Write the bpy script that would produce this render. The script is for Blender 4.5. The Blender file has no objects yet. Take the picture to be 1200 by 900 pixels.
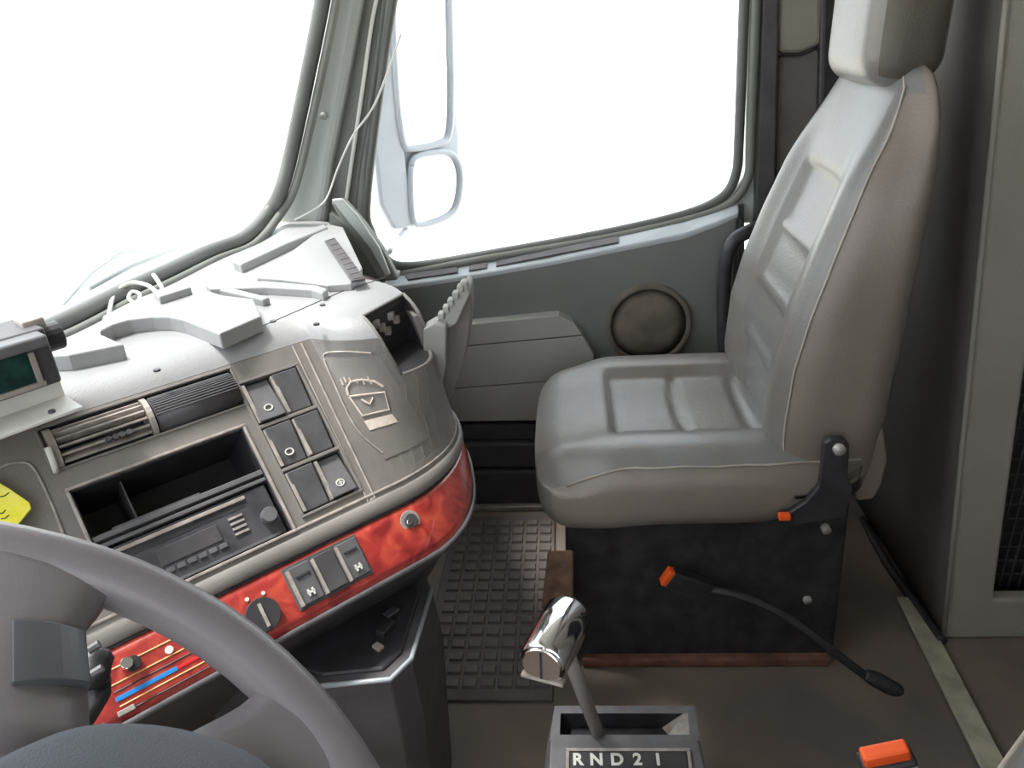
import bpy, bmesh, math, random
from mathutils import Vector as V, Matrix

# ------------------------------------------------------------------ camera, world, sun, exposure
ZF = .08                       # level of the cab floor in the survey frame; everything is shifted so that it becomes z = 0
S = bpy.context.scene
COL = S.collection
R_ = math.radians
CAM = V((0, 0, 1.2)); F_ = 900.0
pit, yaw, rol = R_(25), R_(5), R_(4)
fw = V((math.cos(pit)*math.cos(yaw), math.cos(pit)*math.sin(yaw), -math.sin(pit)))
r0 = fw.cross(V((0, 0, 1))).normalized(); u0 = r0.cross(fw)
RT = r0*math.cos(rol)-u0*math.sin(rol); UP = u0*math.cos(rol)+r0*math.sin(rol)
cd = bpy.data.cameras.new('camera'); cd.sensor_width = 36; cd.lens = 36*F_/1200; cd.clip_start = .02; cd.clip_end = 500
cam = bpy.data.objects.new('camera', cd); COL.objects.link(cam); S.camera = cam
cam.matrix_world = Matrix(((RT.x, UP.x, -fw.x, CAM.x), (RT.y, UP.y, -fw.y, CAM.y), (RT.z, UP.z, -fw.z, CAM.z), (0, 0, 0, 1)))

w = bpy.data.worlds.new('sky'); S.world = w; w.use_nodes = True
bg = w.node_tree.nodes['Background']; bg.inputs[0].default_value = (.90, .96, 1, 1); bg.inputs[1].default_value = 2.6
sl = bpy.data.lights.new('sun', 'SUN'); sl.energy = 4.6; sl.angle = R_(12); sl.color = (1, .98, .95)
so = bpy.data.objects.new('sun', sl); COL.objects.link(so)
so.rotation_euler = V((-.12, -.42, -1)).to_track_quat('-Z', 'Y').to_euler()
S.view_settings.view_transform = 'Standard'; S.view_settings.look = 'None'; S.view_settings.gamma = 1
S.view_settings.exposure = 0.45

# ------------------------------------------------------------------ helpers
def ray(x, y): return fw+RT*((x-600)/F_)-UP*((y-450)/F_)
def hit(x, y, n, d):
    q = ray(x, y); return CAM+q*((d-n.dot(CAM))/n.dot(q))
def PX(x, y, v): return hit(x, y, V((1, 0, 0)), v)
def PY(x, y, v): return hit(x, y, V((0, 1, 0)), v)
def PZ(x, y, v): return hit(x, y, V((0, 0, 1)), v)
def sm(a, b, x):
    t = max(0, min(1, (x-a)/(b-a))); return t*t*(3-2*t)
def lut(T, x):
    if x <= T[0][0]: return T[0][1]
    for (a, b), (c, d) in zip(T, T[1:]):
        if x <= c: return b+(d-b)*(x-a)/(c-a)
    return T[-1][1]
def srgb(r, g, b):
    f = lambda c: ((c/255+.055)/1.055)**2.4 if c > 10 else c/255/12.92
    return (f(r), f(g), f(b), 1)

MATS = {}
def mat(name, col, rough=.6, metal=0, var=.25, scale=12, bump=.15, bscale=400, col2=None, coat=0, spec=.5, emit=0):
    m = bpy.data.materials.new(name); m.use_nodes = True; nt = m.node_tree; b = nt.nodes['Principled BSDF']
    b.inputs['Roughness'].default_value = rough; b.inputs['Metallic'].default_value = metal
    b.inputs['Coat Weight'].default_value = coat; b.inputs['Coat Roughness'].default_value = .08
    b.inputs['Specular IOR Level'].default_value = spec
    tc = nt.nodes.new('ShaderNodeTexCoord'); nz = nt.nodes.new('ShaderNodeTexNoise'); nz.inputs['Scale'].default_value = scale; nz.inputs['Detail'].default_value = 5
    cr = nt.nodes.new('ShaderNodeValToRGB'); L = nt.links.new
    L(tc.outputs['Object'], nz.inputs['Vector']); L(nz.outputs['Fac'], cr.inputs['Fac'])
    c2 = col2 or tuple(min(1, c*(1+var)) for c in col[:3])+(1,)
    cr.color_ramp.elements[0].position = .35; cr.color_ramp.elements[0].color = tuple(c*(1-var) for c in col[:3])+(1,) if not col2 else col
    cr.color_ramp.elements[1].position = .65; cr.color_ramp.elements[1].color = c2
    L(cr.outputs['Color'], b.inputs['Base Color'])
    if emit: L(cr.outputs['Color'], b.inputs['Emission Color']); b.inputs['Emission Strength'].default_value = emit
    if bump:
        n2 = nt.nodes.new('ShaderNodeTexNoise'); n2.inputs['Scale'].default_value = bscale; n2.inputs['Detail'].default_value = 3
        bp = nt.nodes.new('ShaderNodeBump'); bp.inputs['Strength'].default_value = bump; bp.inputs['Distance'].default_value = .002
        L(tc.outputs['Object'], n2.inputs['Vector']); L(n2.outputs['Fac'], bp.inputs['Height']); L(bp.outputs['Normal'], b.inputs['Normal'])
    MATS[name] = m; return m

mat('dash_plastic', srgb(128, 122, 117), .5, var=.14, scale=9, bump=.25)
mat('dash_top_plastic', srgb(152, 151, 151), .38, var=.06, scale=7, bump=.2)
mat('dark_plastic', srgb(80, 77, 79), .5, var=.2, scale=20)
mat('black_plastic', srgb(52, 50, 53), .45, var=.25, scale=25)
mat('button_plastic', srgb(100, 98, 100), .5, var=.15, scale=30)
mat('edge_wear', srgb(165, 155, 148), .45, var=.2, scale=60)
mat('radio_face', srgb(70, 68, 72), .4, var=.3, scale=40)
mat('wheel_plastic', srgb(124, 118, 121), .36, var=.06, scale=10, bump=.12, bscale=700)
mat('wheel_pad', srgb(98, 102, 110), .55, var=.06, scale=14, bump=.4, bscale=900)
mat('wheel_insert', srgb(84, 86, 90), .3, var=.08, bump=.04)
mat('worn_white', srgb(214, 198, 186), .5, var=.12, scale=90)
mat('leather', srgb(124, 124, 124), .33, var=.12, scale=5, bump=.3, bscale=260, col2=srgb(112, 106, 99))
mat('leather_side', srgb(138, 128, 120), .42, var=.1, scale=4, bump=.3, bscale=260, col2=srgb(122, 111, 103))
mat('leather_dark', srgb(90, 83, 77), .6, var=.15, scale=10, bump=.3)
mat('seam_thread', srgb(170, 160, 148), .6)
mat('door_plastic', srgb(112, 114, 110), .5, var=.08, scale=5, bump=.3)
mat('door_light', srgb(160, 158, 152), .55, var=.07, scale=5, bump=.3)
mat('door_black', srgb(62, 59, 61), .6, var=.2, scale=12)
mat('speaker_mesh', srgb(112, 102, 92), .8, var=.22, scale=18, bump=1.0, bscale=900)
mat('rubber', srgb(84, 86, 86), .55, var=.15, scale=12)
mat('rubber_mat', srgb(104, 95, 91), .7, var=.18, scale=9, bump=.4)
mat('rubber_pad', srgb(110, 101, 97), .6, var=.2, scale=9, bump=.4)
mat('floor_rubber', srgb(142, 126, 113), .75, var=.22, scale=4, bump=.4, col2=srgb(112, 103, 98))
mat('sill_metal', srgb(150, 140, 132), .4, .3, var=.2, scale=30)
mat('box_carpet', srgb(60, 57, 58), .95, var=.25, scale=30, bump=1, bscale=500, spec=.2)
mat('red_carpet', srgb(128, 88, 74), .95, var=.3, scale=22, bump=1, bscale=400)
mat('rust', srgb(120, 92, 74), .85, var=.4, scale=30, bump=.8, bscale=200)
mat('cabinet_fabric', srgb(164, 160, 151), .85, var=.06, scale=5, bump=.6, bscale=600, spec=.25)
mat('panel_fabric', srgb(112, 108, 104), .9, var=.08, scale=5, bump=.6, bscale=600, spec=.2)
mat('fabric_pale', srgb(150, 145, 135), .9, var=.05, scale=5, bump=.5, bscale=600)
mat('tan_strip', srgb(190, 182, 162), .5, .1, var=.2, scale=25)
mat('pillar_pale', srgb(164, 168, 164), .5, var=.04, scale=6)
mat('pillar_lit', srgb(205, 210, 206), .4, var=.04, scale=6)  # near-white colour stands in for bright light on the door post
mat('pillar_gray', srgb(110, 112, 106), .6, var=.1, scale=8)
mat('gasket', srgb(90, 91, 88), .45, var=.12, scale=8)
mat('cable_white', srgb(205, 205, 200), .4, var=.03)
mat('ledge', srgb(168, 172, 176), .3, var=.06, scale=8)  # pale gloss stands in for the highlight on door ledge and box edge
mat('chrome', (.85, .86, .9, 1), .07, 1, var=.02, bump=0)
mat('steel', srgb(185, 180, 175), .4, .3, var=.08)
mat('orange', srgb(255, 96, 40), .4, var=.08, scale=40)
mat('yellow', srgb(250, 236, 60), .6, var=.03, col2=srgb(255, 246, 120), scale=40)
mat('blue_paint', srgb(40, 140, 215), .4, var=.05)
mat('red_paint', srgb(220, 40, 50), .4, var=.05)
mat('white_paint', srgb(225, 222, 215), .5, var=.05)
mat('ink', srgb(60, 60, 40), .6, var=.05)
mat('display_green', srgb(28, 62, 56), .12, var=.4, scale=60, bump=0)
mat('headliner', srgb(150, 148, 142), .9, var=.05)
mat('satin_cap', (.85, .80, .74, 1), .22, 1, var=.05, bump=0)  # warm tint stands in for the windows reflected in the knob end
mat('mirror_shell', srgb(178, 184, 194), .4, var=.03)
mat('mirror_glass', (.9, .92, .93, 1), .03, 1, var=.01, bump=0)
mat('ground_dust', srgb(225, 220, 208), .95, var=.05, scale=.5, bump=.3, bscale=20)
mat('shrub', srgb(222, 224, 216), .9, var=.05, scale=1)  # pale colour stands in for the overexposed view outside
mat('wiper_paint', srgb(185, 196, 200), .5, var=.04)
mat('led_amber', srgb(255, 190, 120), .3, var=.02)

def wood():
    m = bpy.data.materials.new('red_burl_wood'); m.use_nodes = True; nt = m.node_tree; b = nt.nodes['Principled BSDF']; L = nt.links.new
    tc = nt.nodes.new('ShaderNodeTexCoord'); n1 = nt.nodes.new('ShaderNodeTexNoise'); n1.inputs['Scale'].default_value = 26; n1.inputs['Detail'].default_value = 7; n1.inputs['Distortion'].default_value = 1.6
    cr = nt.nodes.new('ShaderNodeValToRGB'); e = cr.color_ramp.elements
    e[0].position = .3; e[0].color = srgb(132, 36, 36); e[1].position = .74; e[1].color = srgb(206, 86, 64)
    k = cr.color_ramp.elements.new(.5); k.color = srgb(172, 56, 50)
    L(tc.outputs['Object'], n1.inputs['Vector']); L(n1.outputs['Fac'], cr.inputs['Fac']); L(cr.outputs['Color'], b.inputs['Base Color'])
    b.inputs['Roughness'].default_value = .3; b.inputs['Coat Weight'].default_value = .8; b.inputs['Coat Roughness'].default_value = .06
    MATS['wood'] = m
wood()
def glass(name, tint, diff):
    m = bpy.data.materials.new(name); m.use_nodes = True; nt = m.node_tree; L = nt.links.new
    for n in list(nt.nodes): nt.nodes.remove(n)
    o = nt.nodes.new('ShaderNodeOutputMaterial'); t = nt.nodes.new('ShaderNodeBsdfTransparent'); t.inputs[0].default_value = tint
    g = nt.nodes.new('ShaderNodeBsdfGlossy'); g.inputs['Roughness'].default_value = .02
    fa = nt.nodes.new('ShaderNodeLayerWeight'); pw = nt.nodes.new('ShaderNodeMath'); pw.operation = 'POWER'; pw.inputs[1].default_value = 4
    fr = nt.nodes.new('ShaderNodeMath'); fr.operation = 'MULTIPLY_ADD'; fr.inputs[1].default_value = .35; fr.inputs[2].default_value = .02
    L(fa.outputs['Facing'], pw.inputs[0]); L(pw.outputs[0], fr.inputs[0])
    d = nt.nodes.new('ShaderNodeBsdfDiffuse'); d.inputs[0].default_value = (.8, .8, .78, 1)
    nz = nt.nodes.new('ShaderNodeTexNoise'); nz.inputs['Scale'].default_value = 6; nz.inputs['Detail'].default_value = 6
    mp = nt.nodes.new('ShaderNodeMath'); mp.operation = 'MULTIPLY'; mp.inputs[1].default_value = diff
    x1 = nt.nodes.new('ShaderNodeMixShader'); x2 = nt.nodes.new('ShaderNodeMixShader')
    L(fr.outputs[0], x1.inputs[0]); L(t.outputs[0], x1.inputs[1]); L(g.outputs[0], x1.inputs[2])
    L(nz.outputs['Fac'], mp.inputs[0]); L(mp.outputs[0], x2.inputs[0]); L(x1.outputs[0], x2.inputs[1]); L(d.outputs[0], x2.inputs[2])
    L(x2.outputs[0], o.inputs[0]); MATS[name] = m
glass('window_glass', (.97, .98, .98, 1), .08)
glass('display_glass', (.9, .95, .94, 1), .02)

class M:
    def __init__(s): s.v = []; s.f = []
    def add(s, vs, fs):
        k = len(s.v); s.v += [V(p) for p in vs]; s.f += [tuple(i+k for i in f) for f in fs]; return s
    def hexa(s, c):      # 8 corners: bottom ring 0-3, top ring 4-7
        return s.add(c, [(3, 2, 1, 0), (4, 5, 6, 7), (0, 1, 5, 4), (1, 2, 6, 5), (2, 3, 7, 6), (3, 0, 4, 7)])
    def box(s, c, d, fr=None):
        c = V(c); fr = fr or (V((1, 0, 0)), V((0, 1, 0)), V((0, 0, 1)))
        x, y, z = [fr[i]*(d[i]/2) for i in range(3)]
        return s.hexa([c-x-y-z, c+x-y-z, c+x+y-z, c-x+y-z, c-x-y+z, c+x-y+z, c+x+y+z, c-x+y+z])
    def prism(s, poly, ext):
        n = len(poly); ext = V(ext); a = [V(p) for p in poly]
        return s.add(a+[p+ext for p in a], [tuple(range(n-1, -1, -1)), tuple(range(n, 2*n))]+[(i, (i+1) % n, (i+1) % n+n, i+n) for i in range(n)])
    def loft(s, rings, caps=True, closed=True):
        n = len(rings[0]); vs = [p for r in rings for p in r]; fs = []
        for j in range(len(rings)-1):
            for i in range(n if closed else n-1):
                fs.append((j*n+i, j*n+(i+1) % n, (j+1)*n+(i+1) % n, (j+1)*n+i))
        if caps and closed: fs += [tuple(range(n-1, -1, -1)), tuple((len(rings)-1)*n+i for i in range(n))]
        return s.add(vs, fs)
    def tube(s, pts, r, seg=10, flat=1.0):
        pts = [V(p) for p in pts]; rings = []; up = None
        for i, p in enumerate(pts):
            d = (pts[min(i+1, len(pts)-1)]-pts[max(i-1, 0)]).normalized()
            if up is None:
                up = d.orthogonal().normalized()
            up = (up-d*up.dot(d)).normalized(); sd = d.cross(up)
            rr = r[i] if isinstance(r, (list, tuple)) else r
            rings.append([p+up*(math.cos(2*math.pi*k/seg)*rr)+sd*(math.sin(2*math.pi*k/seg)*rr*flat) for k in range(seg)])
        return s.loft(rings)
    def cyl(s, a, b, r, seg=24, r2=None): return s.tube([a, b], [r, r if r2 is None else r2], seg)
    def rbox(s, half, r, n, fn=lambda p: p):
        hx = V(half); inn = V([max(h-r, 0) for h in half]); vid = {}
        def g(k, m): return -half[k]+2*half[k]*m/n[k]
        def vert(i, j, k):
            key = (i, j, k)
            if key not in vid:
                p = V((g(0, i), g(1, j), g(2, k))); raw = V(p); q = V([max(-inn[t], min(inn[t], p[t])) for t in range(3)]); d = p-q
                if d.length > 1e-9: p = q+d.normalized()*min(r, r*max(abs(d[t]) for t in range(3))/r if False else r)
                vid[key] = len(s.v); s.v.append(V(fn(p))); s.rest = getattr(s, 'rest', []); s.rest.append(raw)
            return vid[key]
        X, Y, Z = n
        for i in range(X):
            for j in range(Y):
                s.f.append((vert(i, j, 0), vert(i, j+1, 0), vert(i+1, j+1, 0), vert(i+1, j, 0)))
                s.f.append((vert(i, j, Z), vert(i+1, j, Z), vert(i+1, j+1, Z), vert(i, j+1, Z)))
            for k in range(Z):
                s.f.append((vert(i, 0, k), vert(i+1, 0, k), vert(i+1, 0, k+1), vert(i, 0, k+1)))
                s.f.append((vert(i, Y, k), vert(i, Y, k+1), vert(i+1, Y, k+1), vert(i+1, Y, k)))
        for j in range(Y):
            for k in range(Z):
                s.f.append((vert(0, j, k), vert(0, j, k+1), vert(0, j+1, k+1), vert(0, j+1, k)))
                s.f.append((vert(X, j, k), vert(X, j+1, k), vert(X, j+1, k+1), vert(X, j, k+1)))
        return s

def split(m, test):
    a, b = M(), M()
    for t in (a, b): t.v = m.v
    for f in m.f:
        c = sum((m.rest[i] for i in f), V((0, 0, 0)))/len(f); (a if test(c) else b).f.append(f)
    for t in (a, b):
        ids = sorted({i for f in t.f for i in f}); k = {j: n for n, j in enumerate(ids)}
        t.v = [m.v[j] for j in ids]; t.f = [tuple(k[i] for i in f) for f in t.f]
    return a, b
def wloc(o):
    p = V((0, 0, 0))
    while o: p += o.location; o = o.parent
    return p
def tag(o, label=None, cat=None, group=None, kind=None):
    if label: o['label'] = label
    if cat: o['category'] = cat
    if group: o['group'] = group
    if kind: o['kind'] = kind
    return o
def root(name, loc, label=None, cat=None, group=None, kind=None):
    o = bpy.data.objects.new(name, None); COL.objects.link(o); o.location = loc; o.empty_display_size = .05
    return tag(o, label, cat, group, kind)
def obj(name, m, ma, parent=None, smooth=False, bevel=0, solid=0, label=None, loc=None, sub=0):
    me = bpy.data.meshes.new(name); base = wloc(parent) if parent else V((0, 0, 0))
    off = V(loc) if loc is not None else (base if parent else None)
    if off is None:
        off = sum(m.v, V((0, 0, 0)))/len(m.v); off.z = min(p.z for p in m.v)
    me.from_pydata([p-off for p in m.v], [], m.f); me.update()
    b = bmesh.new(); b.from_mesh(me); bmesh.ops.recalc_face_normals(b, faces=b.faces); b.to_mesh(me); b.free()
    me.materials.append(MATS[ma])
    o = bpy.data.objects.new(name, me); COL.objects.link(o); o.parent = parent; o.location = off-base
    if smooth:
        for p in me.polygons: p.use_smooth = True
    if solid:
        q = o.modifiers.new('solid', 'SOLIDIFY'); q.thickness = abs(solid); q.offset = -1 if solid > 0 else 1
    if bevel:
        q = o.modifiers.new('bevel', 'BEVEL'); q.width = bevel; q.segments = 3; q.limit_method = 'ANGLE'; q.angle_limit = R_(35)
    if sub:
        q = o.modifiers.new('sub', 'SUBSURF'); q.levels = q.render_levels = sub
    if label: o['label'] = label
    return o
def struct(name, m, ma, **k): return tag(obj(name, m, ma, **k), kind='structure')
def text(name, body, size, o3, ex, ey, parent, ma, ext=.0004):
    c = bpy.data.curves.new(name, 'FONT'); c.body = body; c.size = size; c.extrude = ext; c.offset = size*.035; c.align_x = 'CENTER'; c.align_y = 'CENTER'
    c.materials.append(MATS[ma]); o = bpy.data.objects.new(name, c); COL.objects.link(o)
    ex = ex.normalized(); ez = ex.cross(ey).normalized(); ey = ez.cross(ex)
    bpy.context.view_layer.update(); me = bpy.data.meshes.new_from_object(o); bpy.data.objects.remove(o)
    o = bpy.data.objects.new(name, me); COL.objects.link(o); o.parent = parent; p = o3-wloc(parent)
    o.matrix_local = Matrix(((ex.x, ey.x, ez.x, p.x), (ex.y, ey.y, ez.y, p.y), (ex.z, ey.z, ez.z, p.z), (0, 0, 0, 1)))
    return o
def spline(pts, n=8, closed=False):
    pts = [V(p) for p in pts]; out = []; N = len(pts); rng = range(N if closed else N-1)
    for i in rng:
        if closed: a, b, c, d = pts[i-1], pts[i], pts[(i+1) % N], pts[(i+2) % N]
        else: a, b, c, d = pts[max(i-1, 0)], pts[i], pts[i+1], pts[min(i+2, N-1)]
        for k in range(n):
            t = k/n; out.append(.5*((2*b)+(c-a)*t+(2*a-5*b+4*c-d)*t*t+(3*b-a-3*c+d)*t**3))
    if not closed: out.append(pts[-1])
    return out

# ------------------------------------------------------------------ dash coordinate frame (stack face turned 46 deg to the driver, leaning back)
aA, tT = R_(46), R_(43)
E_ = V((math.cos(aA), -math.sin(aA), 0)); N_ = V((-math.sin(aA)*math.cos(tT), -math.cos(aA)*math.cos(tT), math.sin(tT)))
V_ = N_.cross(E_);  V_ = V_ if V_.z > 0 else -V_
O_ = PZ(60, 540, .77); INW = V((math.sin(aA), math.cos(aA), 0)); U1, R0 = .36, .06
def DP(u, v, h=0):
    """point on the dash skin: flat up to U1, then turning round the passenger end"""
    if u <= U1: return O_+E_*u+V_*v+N_*h
    s = (u-U1)/.12; w_ = min(1, s); w_ = w_*w_*(3-2*w_)
    d = .157+(-(v+.23))*.684*(1-.8*w_); c = O_+E_*U1+INW*R0
    an = math.atan2(-INW.y, -INW.x)+s; o_ = V((math.cos(an), math.sin(an), 0))
    P = c+o_*(R0+d); P.z = O_.z+.731*v
    return P+(o_*.8+V((0, 0, .6*(1-.5*w_))))*h
def dbox(m, u0, u1, v0, v1, h0, h1):
    return m.hexa([DP(u0, v0, h0), DP(u1, v0, h0), DP(u1, v1, h0), DP(u0, v1, h0), DP(u0, v0, h1), DP(u1, v0, h1), DP(u1, v1, h1), DP(u0, v1, h1)])
def dframe(m, u0, u1, v0, v1, t, h0, h1):
    dbox(m, u0, u1, v1-t, v1, h0, h1); dbox(m, u0, u1, v0, v0+t, h0, h1); dbox(m, u0, u0+t, v0+t, v1-t, h0, h1); dbox(m, u1-t, u1, v0+t, v1-t, h0, h1); return m
def dgrid(us, vs, holes=(), h=0):
    m = M(); idx = {}
    for i, u in enumerate(us):
        for j, v in enumerate(vs): idx[i, j] = len(m.v); m.v.append(DP(u, v, h))
    for i in range(len(us)-1):
        for j in range(len(vs)-1):
            uc, vc = (us[i]+us[i+1])/2, (vs[j]+vs[j+1])/2
            if any(a < uc < b and c < vc < d for a, b, c, d in holes): continue
            m.f.append((idx[i, j], idx[i+1, j], idx[i+1, j+1], idx[i, j+1]))
    return m
def udp(x, y, h=0):
    P = hit(x, y, N_, N_.dot(O_)+h)-O_; return P.dot(E_), P.dot(V_)

# ------------------------------------------------------------------ outside
m = M(); m.add([(-60, -60, -1.3), (60, -60, -1.3), (60, 90, -1.3), (-60, 90, -1.3)], [(0, 1, 2, 3)])
struct('ground', m, 'ground_dust')
random.seed(4)
def shrub(x, y, s, label):
    m = M(); r = random.Random(int(x*10+y))
    for k in range(160):
        a = r.random()*6.28; h = r.random(); d = s*(.2+.8*r.random())*(1-.5*h)
        c = V((x+math.cos(a)*d, y+math.sin(a)*d, -1.3+h*s*1.1)); q = V((r.uniform(-1, 1), r.uniform(-1, 1), r.uniform(-.3, 1))).normalized()*s*.16; t = q.orthogonal().normalized()*s*.07
        m.add([c-q, c+t, c+q, c-t], [(0, 1, 2, 3)])
    m.cyl((x, y, -1.32), (x, y, -1.3+s*.9), s*.04, 8)
    tag(obj('shrub', m, 'shrub', loc=(x, y, -1.3)), label, 'shrub')
shrub(15.5, 12.3, 1.0, 'faint pale shrub far off through the windscreen at left edge of the frame')
shrub(26.0, 8.9, 1.1, 'faint pale shrub far off through the windscreen beside the corner pillar')

# ------------------------------------------------------------------ shell
m = M(); m.box((.6, -.35, .07), (2.6, 2.7, .02)); struct('floor', m, 'floor_rubber')
m = M(); m.box((.6, -.52, 1.66), (2.6, 2.1, .03)); struct('ceiling', m, 'headliner')
m = M(); m.box((.6, -1.62, .85), (2.5, .04, 1.6)); struct('wall_back', m, 'cabinet_fabric')
m = M()     # driver's side wall round the window opening
m.box((-.60, -.35, .39), (.04, 2.6, .70)); m.box((-.60, -1.1, 1.2), (.04, 1.1, .95)); m.box((-.60, .55, 1.6), (.04, 2.2, .15)); m.box((-.60, .62, 1.2), (.04, .10, .95))
struct('wall_left', m, 'door_plastic')
# wall to the right of the door: lower body, pillar and sleeper side
m = M(); m.box((1.80, -1.0, .85), (.04, 1.14, 1.6)); struct('wall_right', m, 'leather_dark')
m = M(); m.box((.6, .50, 1.60), (2.5, .14, .12)); struct('trim_1', m, 'headliner')

# windscreen
BASE = [(1.70, .615), (1.655, .640), (1.56, .680), (1.40, .725), (1.08, .790), (.70, .830), (.20, .840), (-.58, .80)]
BB = spline([(x, y, .835) for x, y in BASE], 5)
m = M(); m.loft([[p+V((0, .02, -.02)) for p in BB], [V((p.x, p.y+.02, .06)) for p in BB]], closed=False); struct('wall_front', m, 'dark_plastic', solid=.02)
def TOPP(p): return V((p.x*.985, p.y-.28, 1.56))
win = root('window_1', (1.0, .8, .835), kind='structure')
m = M(); m.loft([BB, [TOPP(p) for p in BB]], closed=False); obj('glass_pane', m, 'window_glass', win, smooth=True)

def strip(px, X, r, ma, name, parent, fl=1.0, n=6, seg=10):
    pts = spline([PX(x, y, X if not isinstance(X, (list, tuple)) else X[i]) for i, (x, y) in enumerate(px)], n)
    m = M(); m.tube(pts, r, seg, fl); return obj(name, m, ma, parent, smooth=True)
# gasket runs down the pillar, round the corner and along the base of the glass
gp = [PX(392, -90, 1.66), PX(378, 0, 1.66), PX(352, 130, 1.66), PX(332, 215, 1.66), PX(314, 250, 1.65)]
gb = [PZ(285, 280, .84), PZ(240, 298, .84), PZ(190, 322, .84), PZ(140, 345, .84), PZ(75, 378, .84), PZ(0, 410, .84), PZ(-80, 450, .84)]
G = spline(gp+gb, 6)
m = M(); m.tube(G, .016, 10); obj('rubber_seal', m, 'gasket', win, smooth=True)
G2 = spline([p+V((.004, -.026, -.004)) for p in gp]+[p+V((0, -.022, -.012)) for p in gb], 6)
m = M(); m.tube(G2, .009, 8); obj('inner_seal', m, 'pillar_gray', win, smooth=True, label='paler inner lip of the windscreen seal')

# corner pillar: pale cover, dark side face, door-side rib
G3 = spline([p+V((0, -.034, -.022)) for p in gb], 6)
m = M(); m.tube(G3, .011, 8); obj('lower_seal', m, 'dark_plastic', win, smooth=True)
pil = root('trim_2', (1.7, .5, .86), kind='structure')
def slab(px, X, th, ma, name, parent, bevel=.006, smooth=False):
    m = M(); m.prism([PX(x, y, X) for x, y in px], (th, 0, 0)); return obj(name, m, ma, parent, bevel=bevel, smooth=smooth)
slab([(388, -90), (440, -90), (424, 0), (404, 110), (388, 190), (378, 268), (322, 262), (345, 180), (368, 90), (384, 0)], 1.70, .07, 'pillar_pale', 'pillar_cover', pil, .016)
slab([(404, -90), (482, -90), (462, 0), (440, 110), (429, 200), (426, 262), (438, 300), (400, 300), (372, 262), (386, 180), (404, 90), (418, 0)], 1.735, .05, 'pillar_gray', 'pillar_side', pil, .008)
strip([(470, -90), (441, 0), (424, 110), (412, 190), (405, 240)], 1.725, .0045, 'cable_white', 'trim_bead', pil)
m = M(); m.cyl(PX(379, 136, 1.705), PX(379, 136, 1.69), .008, 14); obj('screw_cap', m, 'pillar_pale', pil, smooth=True)
strip([(455, -90), (452, -20), (446, 40), (434, 120), (421, 200), (417, 260), (430, 306)], 1.745, .012, 'gasket', 'door_seal', pil)
m = M(); m.tube(spline([PX(470, 40, 1.70), PX(440, 120, 1.70), PX(413, 160, 1.69), PX(395, 200, 1.69), PX(385, 228, 1.68), PX(374, 242, 1.66), PX(345, 258, 1.64)], 8), .0022, 6)
tag(obj('thin_cable', m, 'cable_white', smooth=True), 'thin white cable hanging from the corner pillar down to the dash top', 'cable')
# diagonal quarter bracket at the foot of the pillar
m = M(); m.prism([PX(x, y, 1.60) for x, y in [(386, 236), (402, 234), (426, 262), (448, 292), (467, 329), (446, 331), (424, 298), (404, 268)]], (.03, 0, 0))
grab = obj('corner_bracket', m, 'pillar_gray', bevel=.008); tag(grab, 'grey diagonal bracket between the dash end and the door window', 'bracket')
m = M(); m.prism([PX(x, y, 1.585) for x, y in [(388, 234), (400, 233), (418, 252), (444, 290), (457, 322), (452, 324), (434, 292), (408, 260)]], (.012, 0, 0)); obj('pale_rib', m, 'pillar_pale', grab, bevel=.003)
m = M(); m.prism([PX(x, y, 1.62) for x, y in [(386, 250), (402, 262), (452, 330), (425, 335), (386, 290)]], (.02, 0, 0)); obj('backing_plate', m, 'pillar_gray', grab)

# passenger door
door = root('door_1', (1.75, .1, ZF), kind='structure')
outer = [(482, -90), (455, 0), (425, 235), (434, 285), (466, 326), (560, 310), (740, 275), (870, 246), (905, 236), (905, -90)]
inner = [(485, -90), (460, 0), (430, 225), (436, 275), (452, 303), (480, 312), (560, 300), (700, 275), (800, 252), (845, 232), (862, 205), (866, 160), (872, 0), (876, -90)]
# door skin below the window (inner trim), following the belt line
belt = [(430, 300), (466, 322), (560, 306), (700, 279), (760, 266), (820, 252), (872, 240)]
bp = [PX(x, y, 1.74) for x, y in belt]
low = [V((1.74, -.40, .08)), V((1.74, .62, .08)), V((1.74, .62, .70))]
m = M(); m.prism(bp+[V((1.74, -.40, .70))]+low, (.05, 0, 0)); obj('door_skin', m, 'door_plastic', door)
# trim panel standing proud, with the ledge on top
ledge_lo = [(455, 338), (500, 331), (560, 322), (640, 308), (740, 288), (800, 276), (838, 262), (866, 249)]
lp = [PX(x, y, 1.69) for x, y in ledge_lo]
m = M(); m.prism(lp+[V((1.69, lp[-1].y, .16)), V((1.69, lp[0].y, .16))], (.05, 0, 0)); obj('door_panel', m, 'door_plastic', door, bevel=.008)
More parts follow.
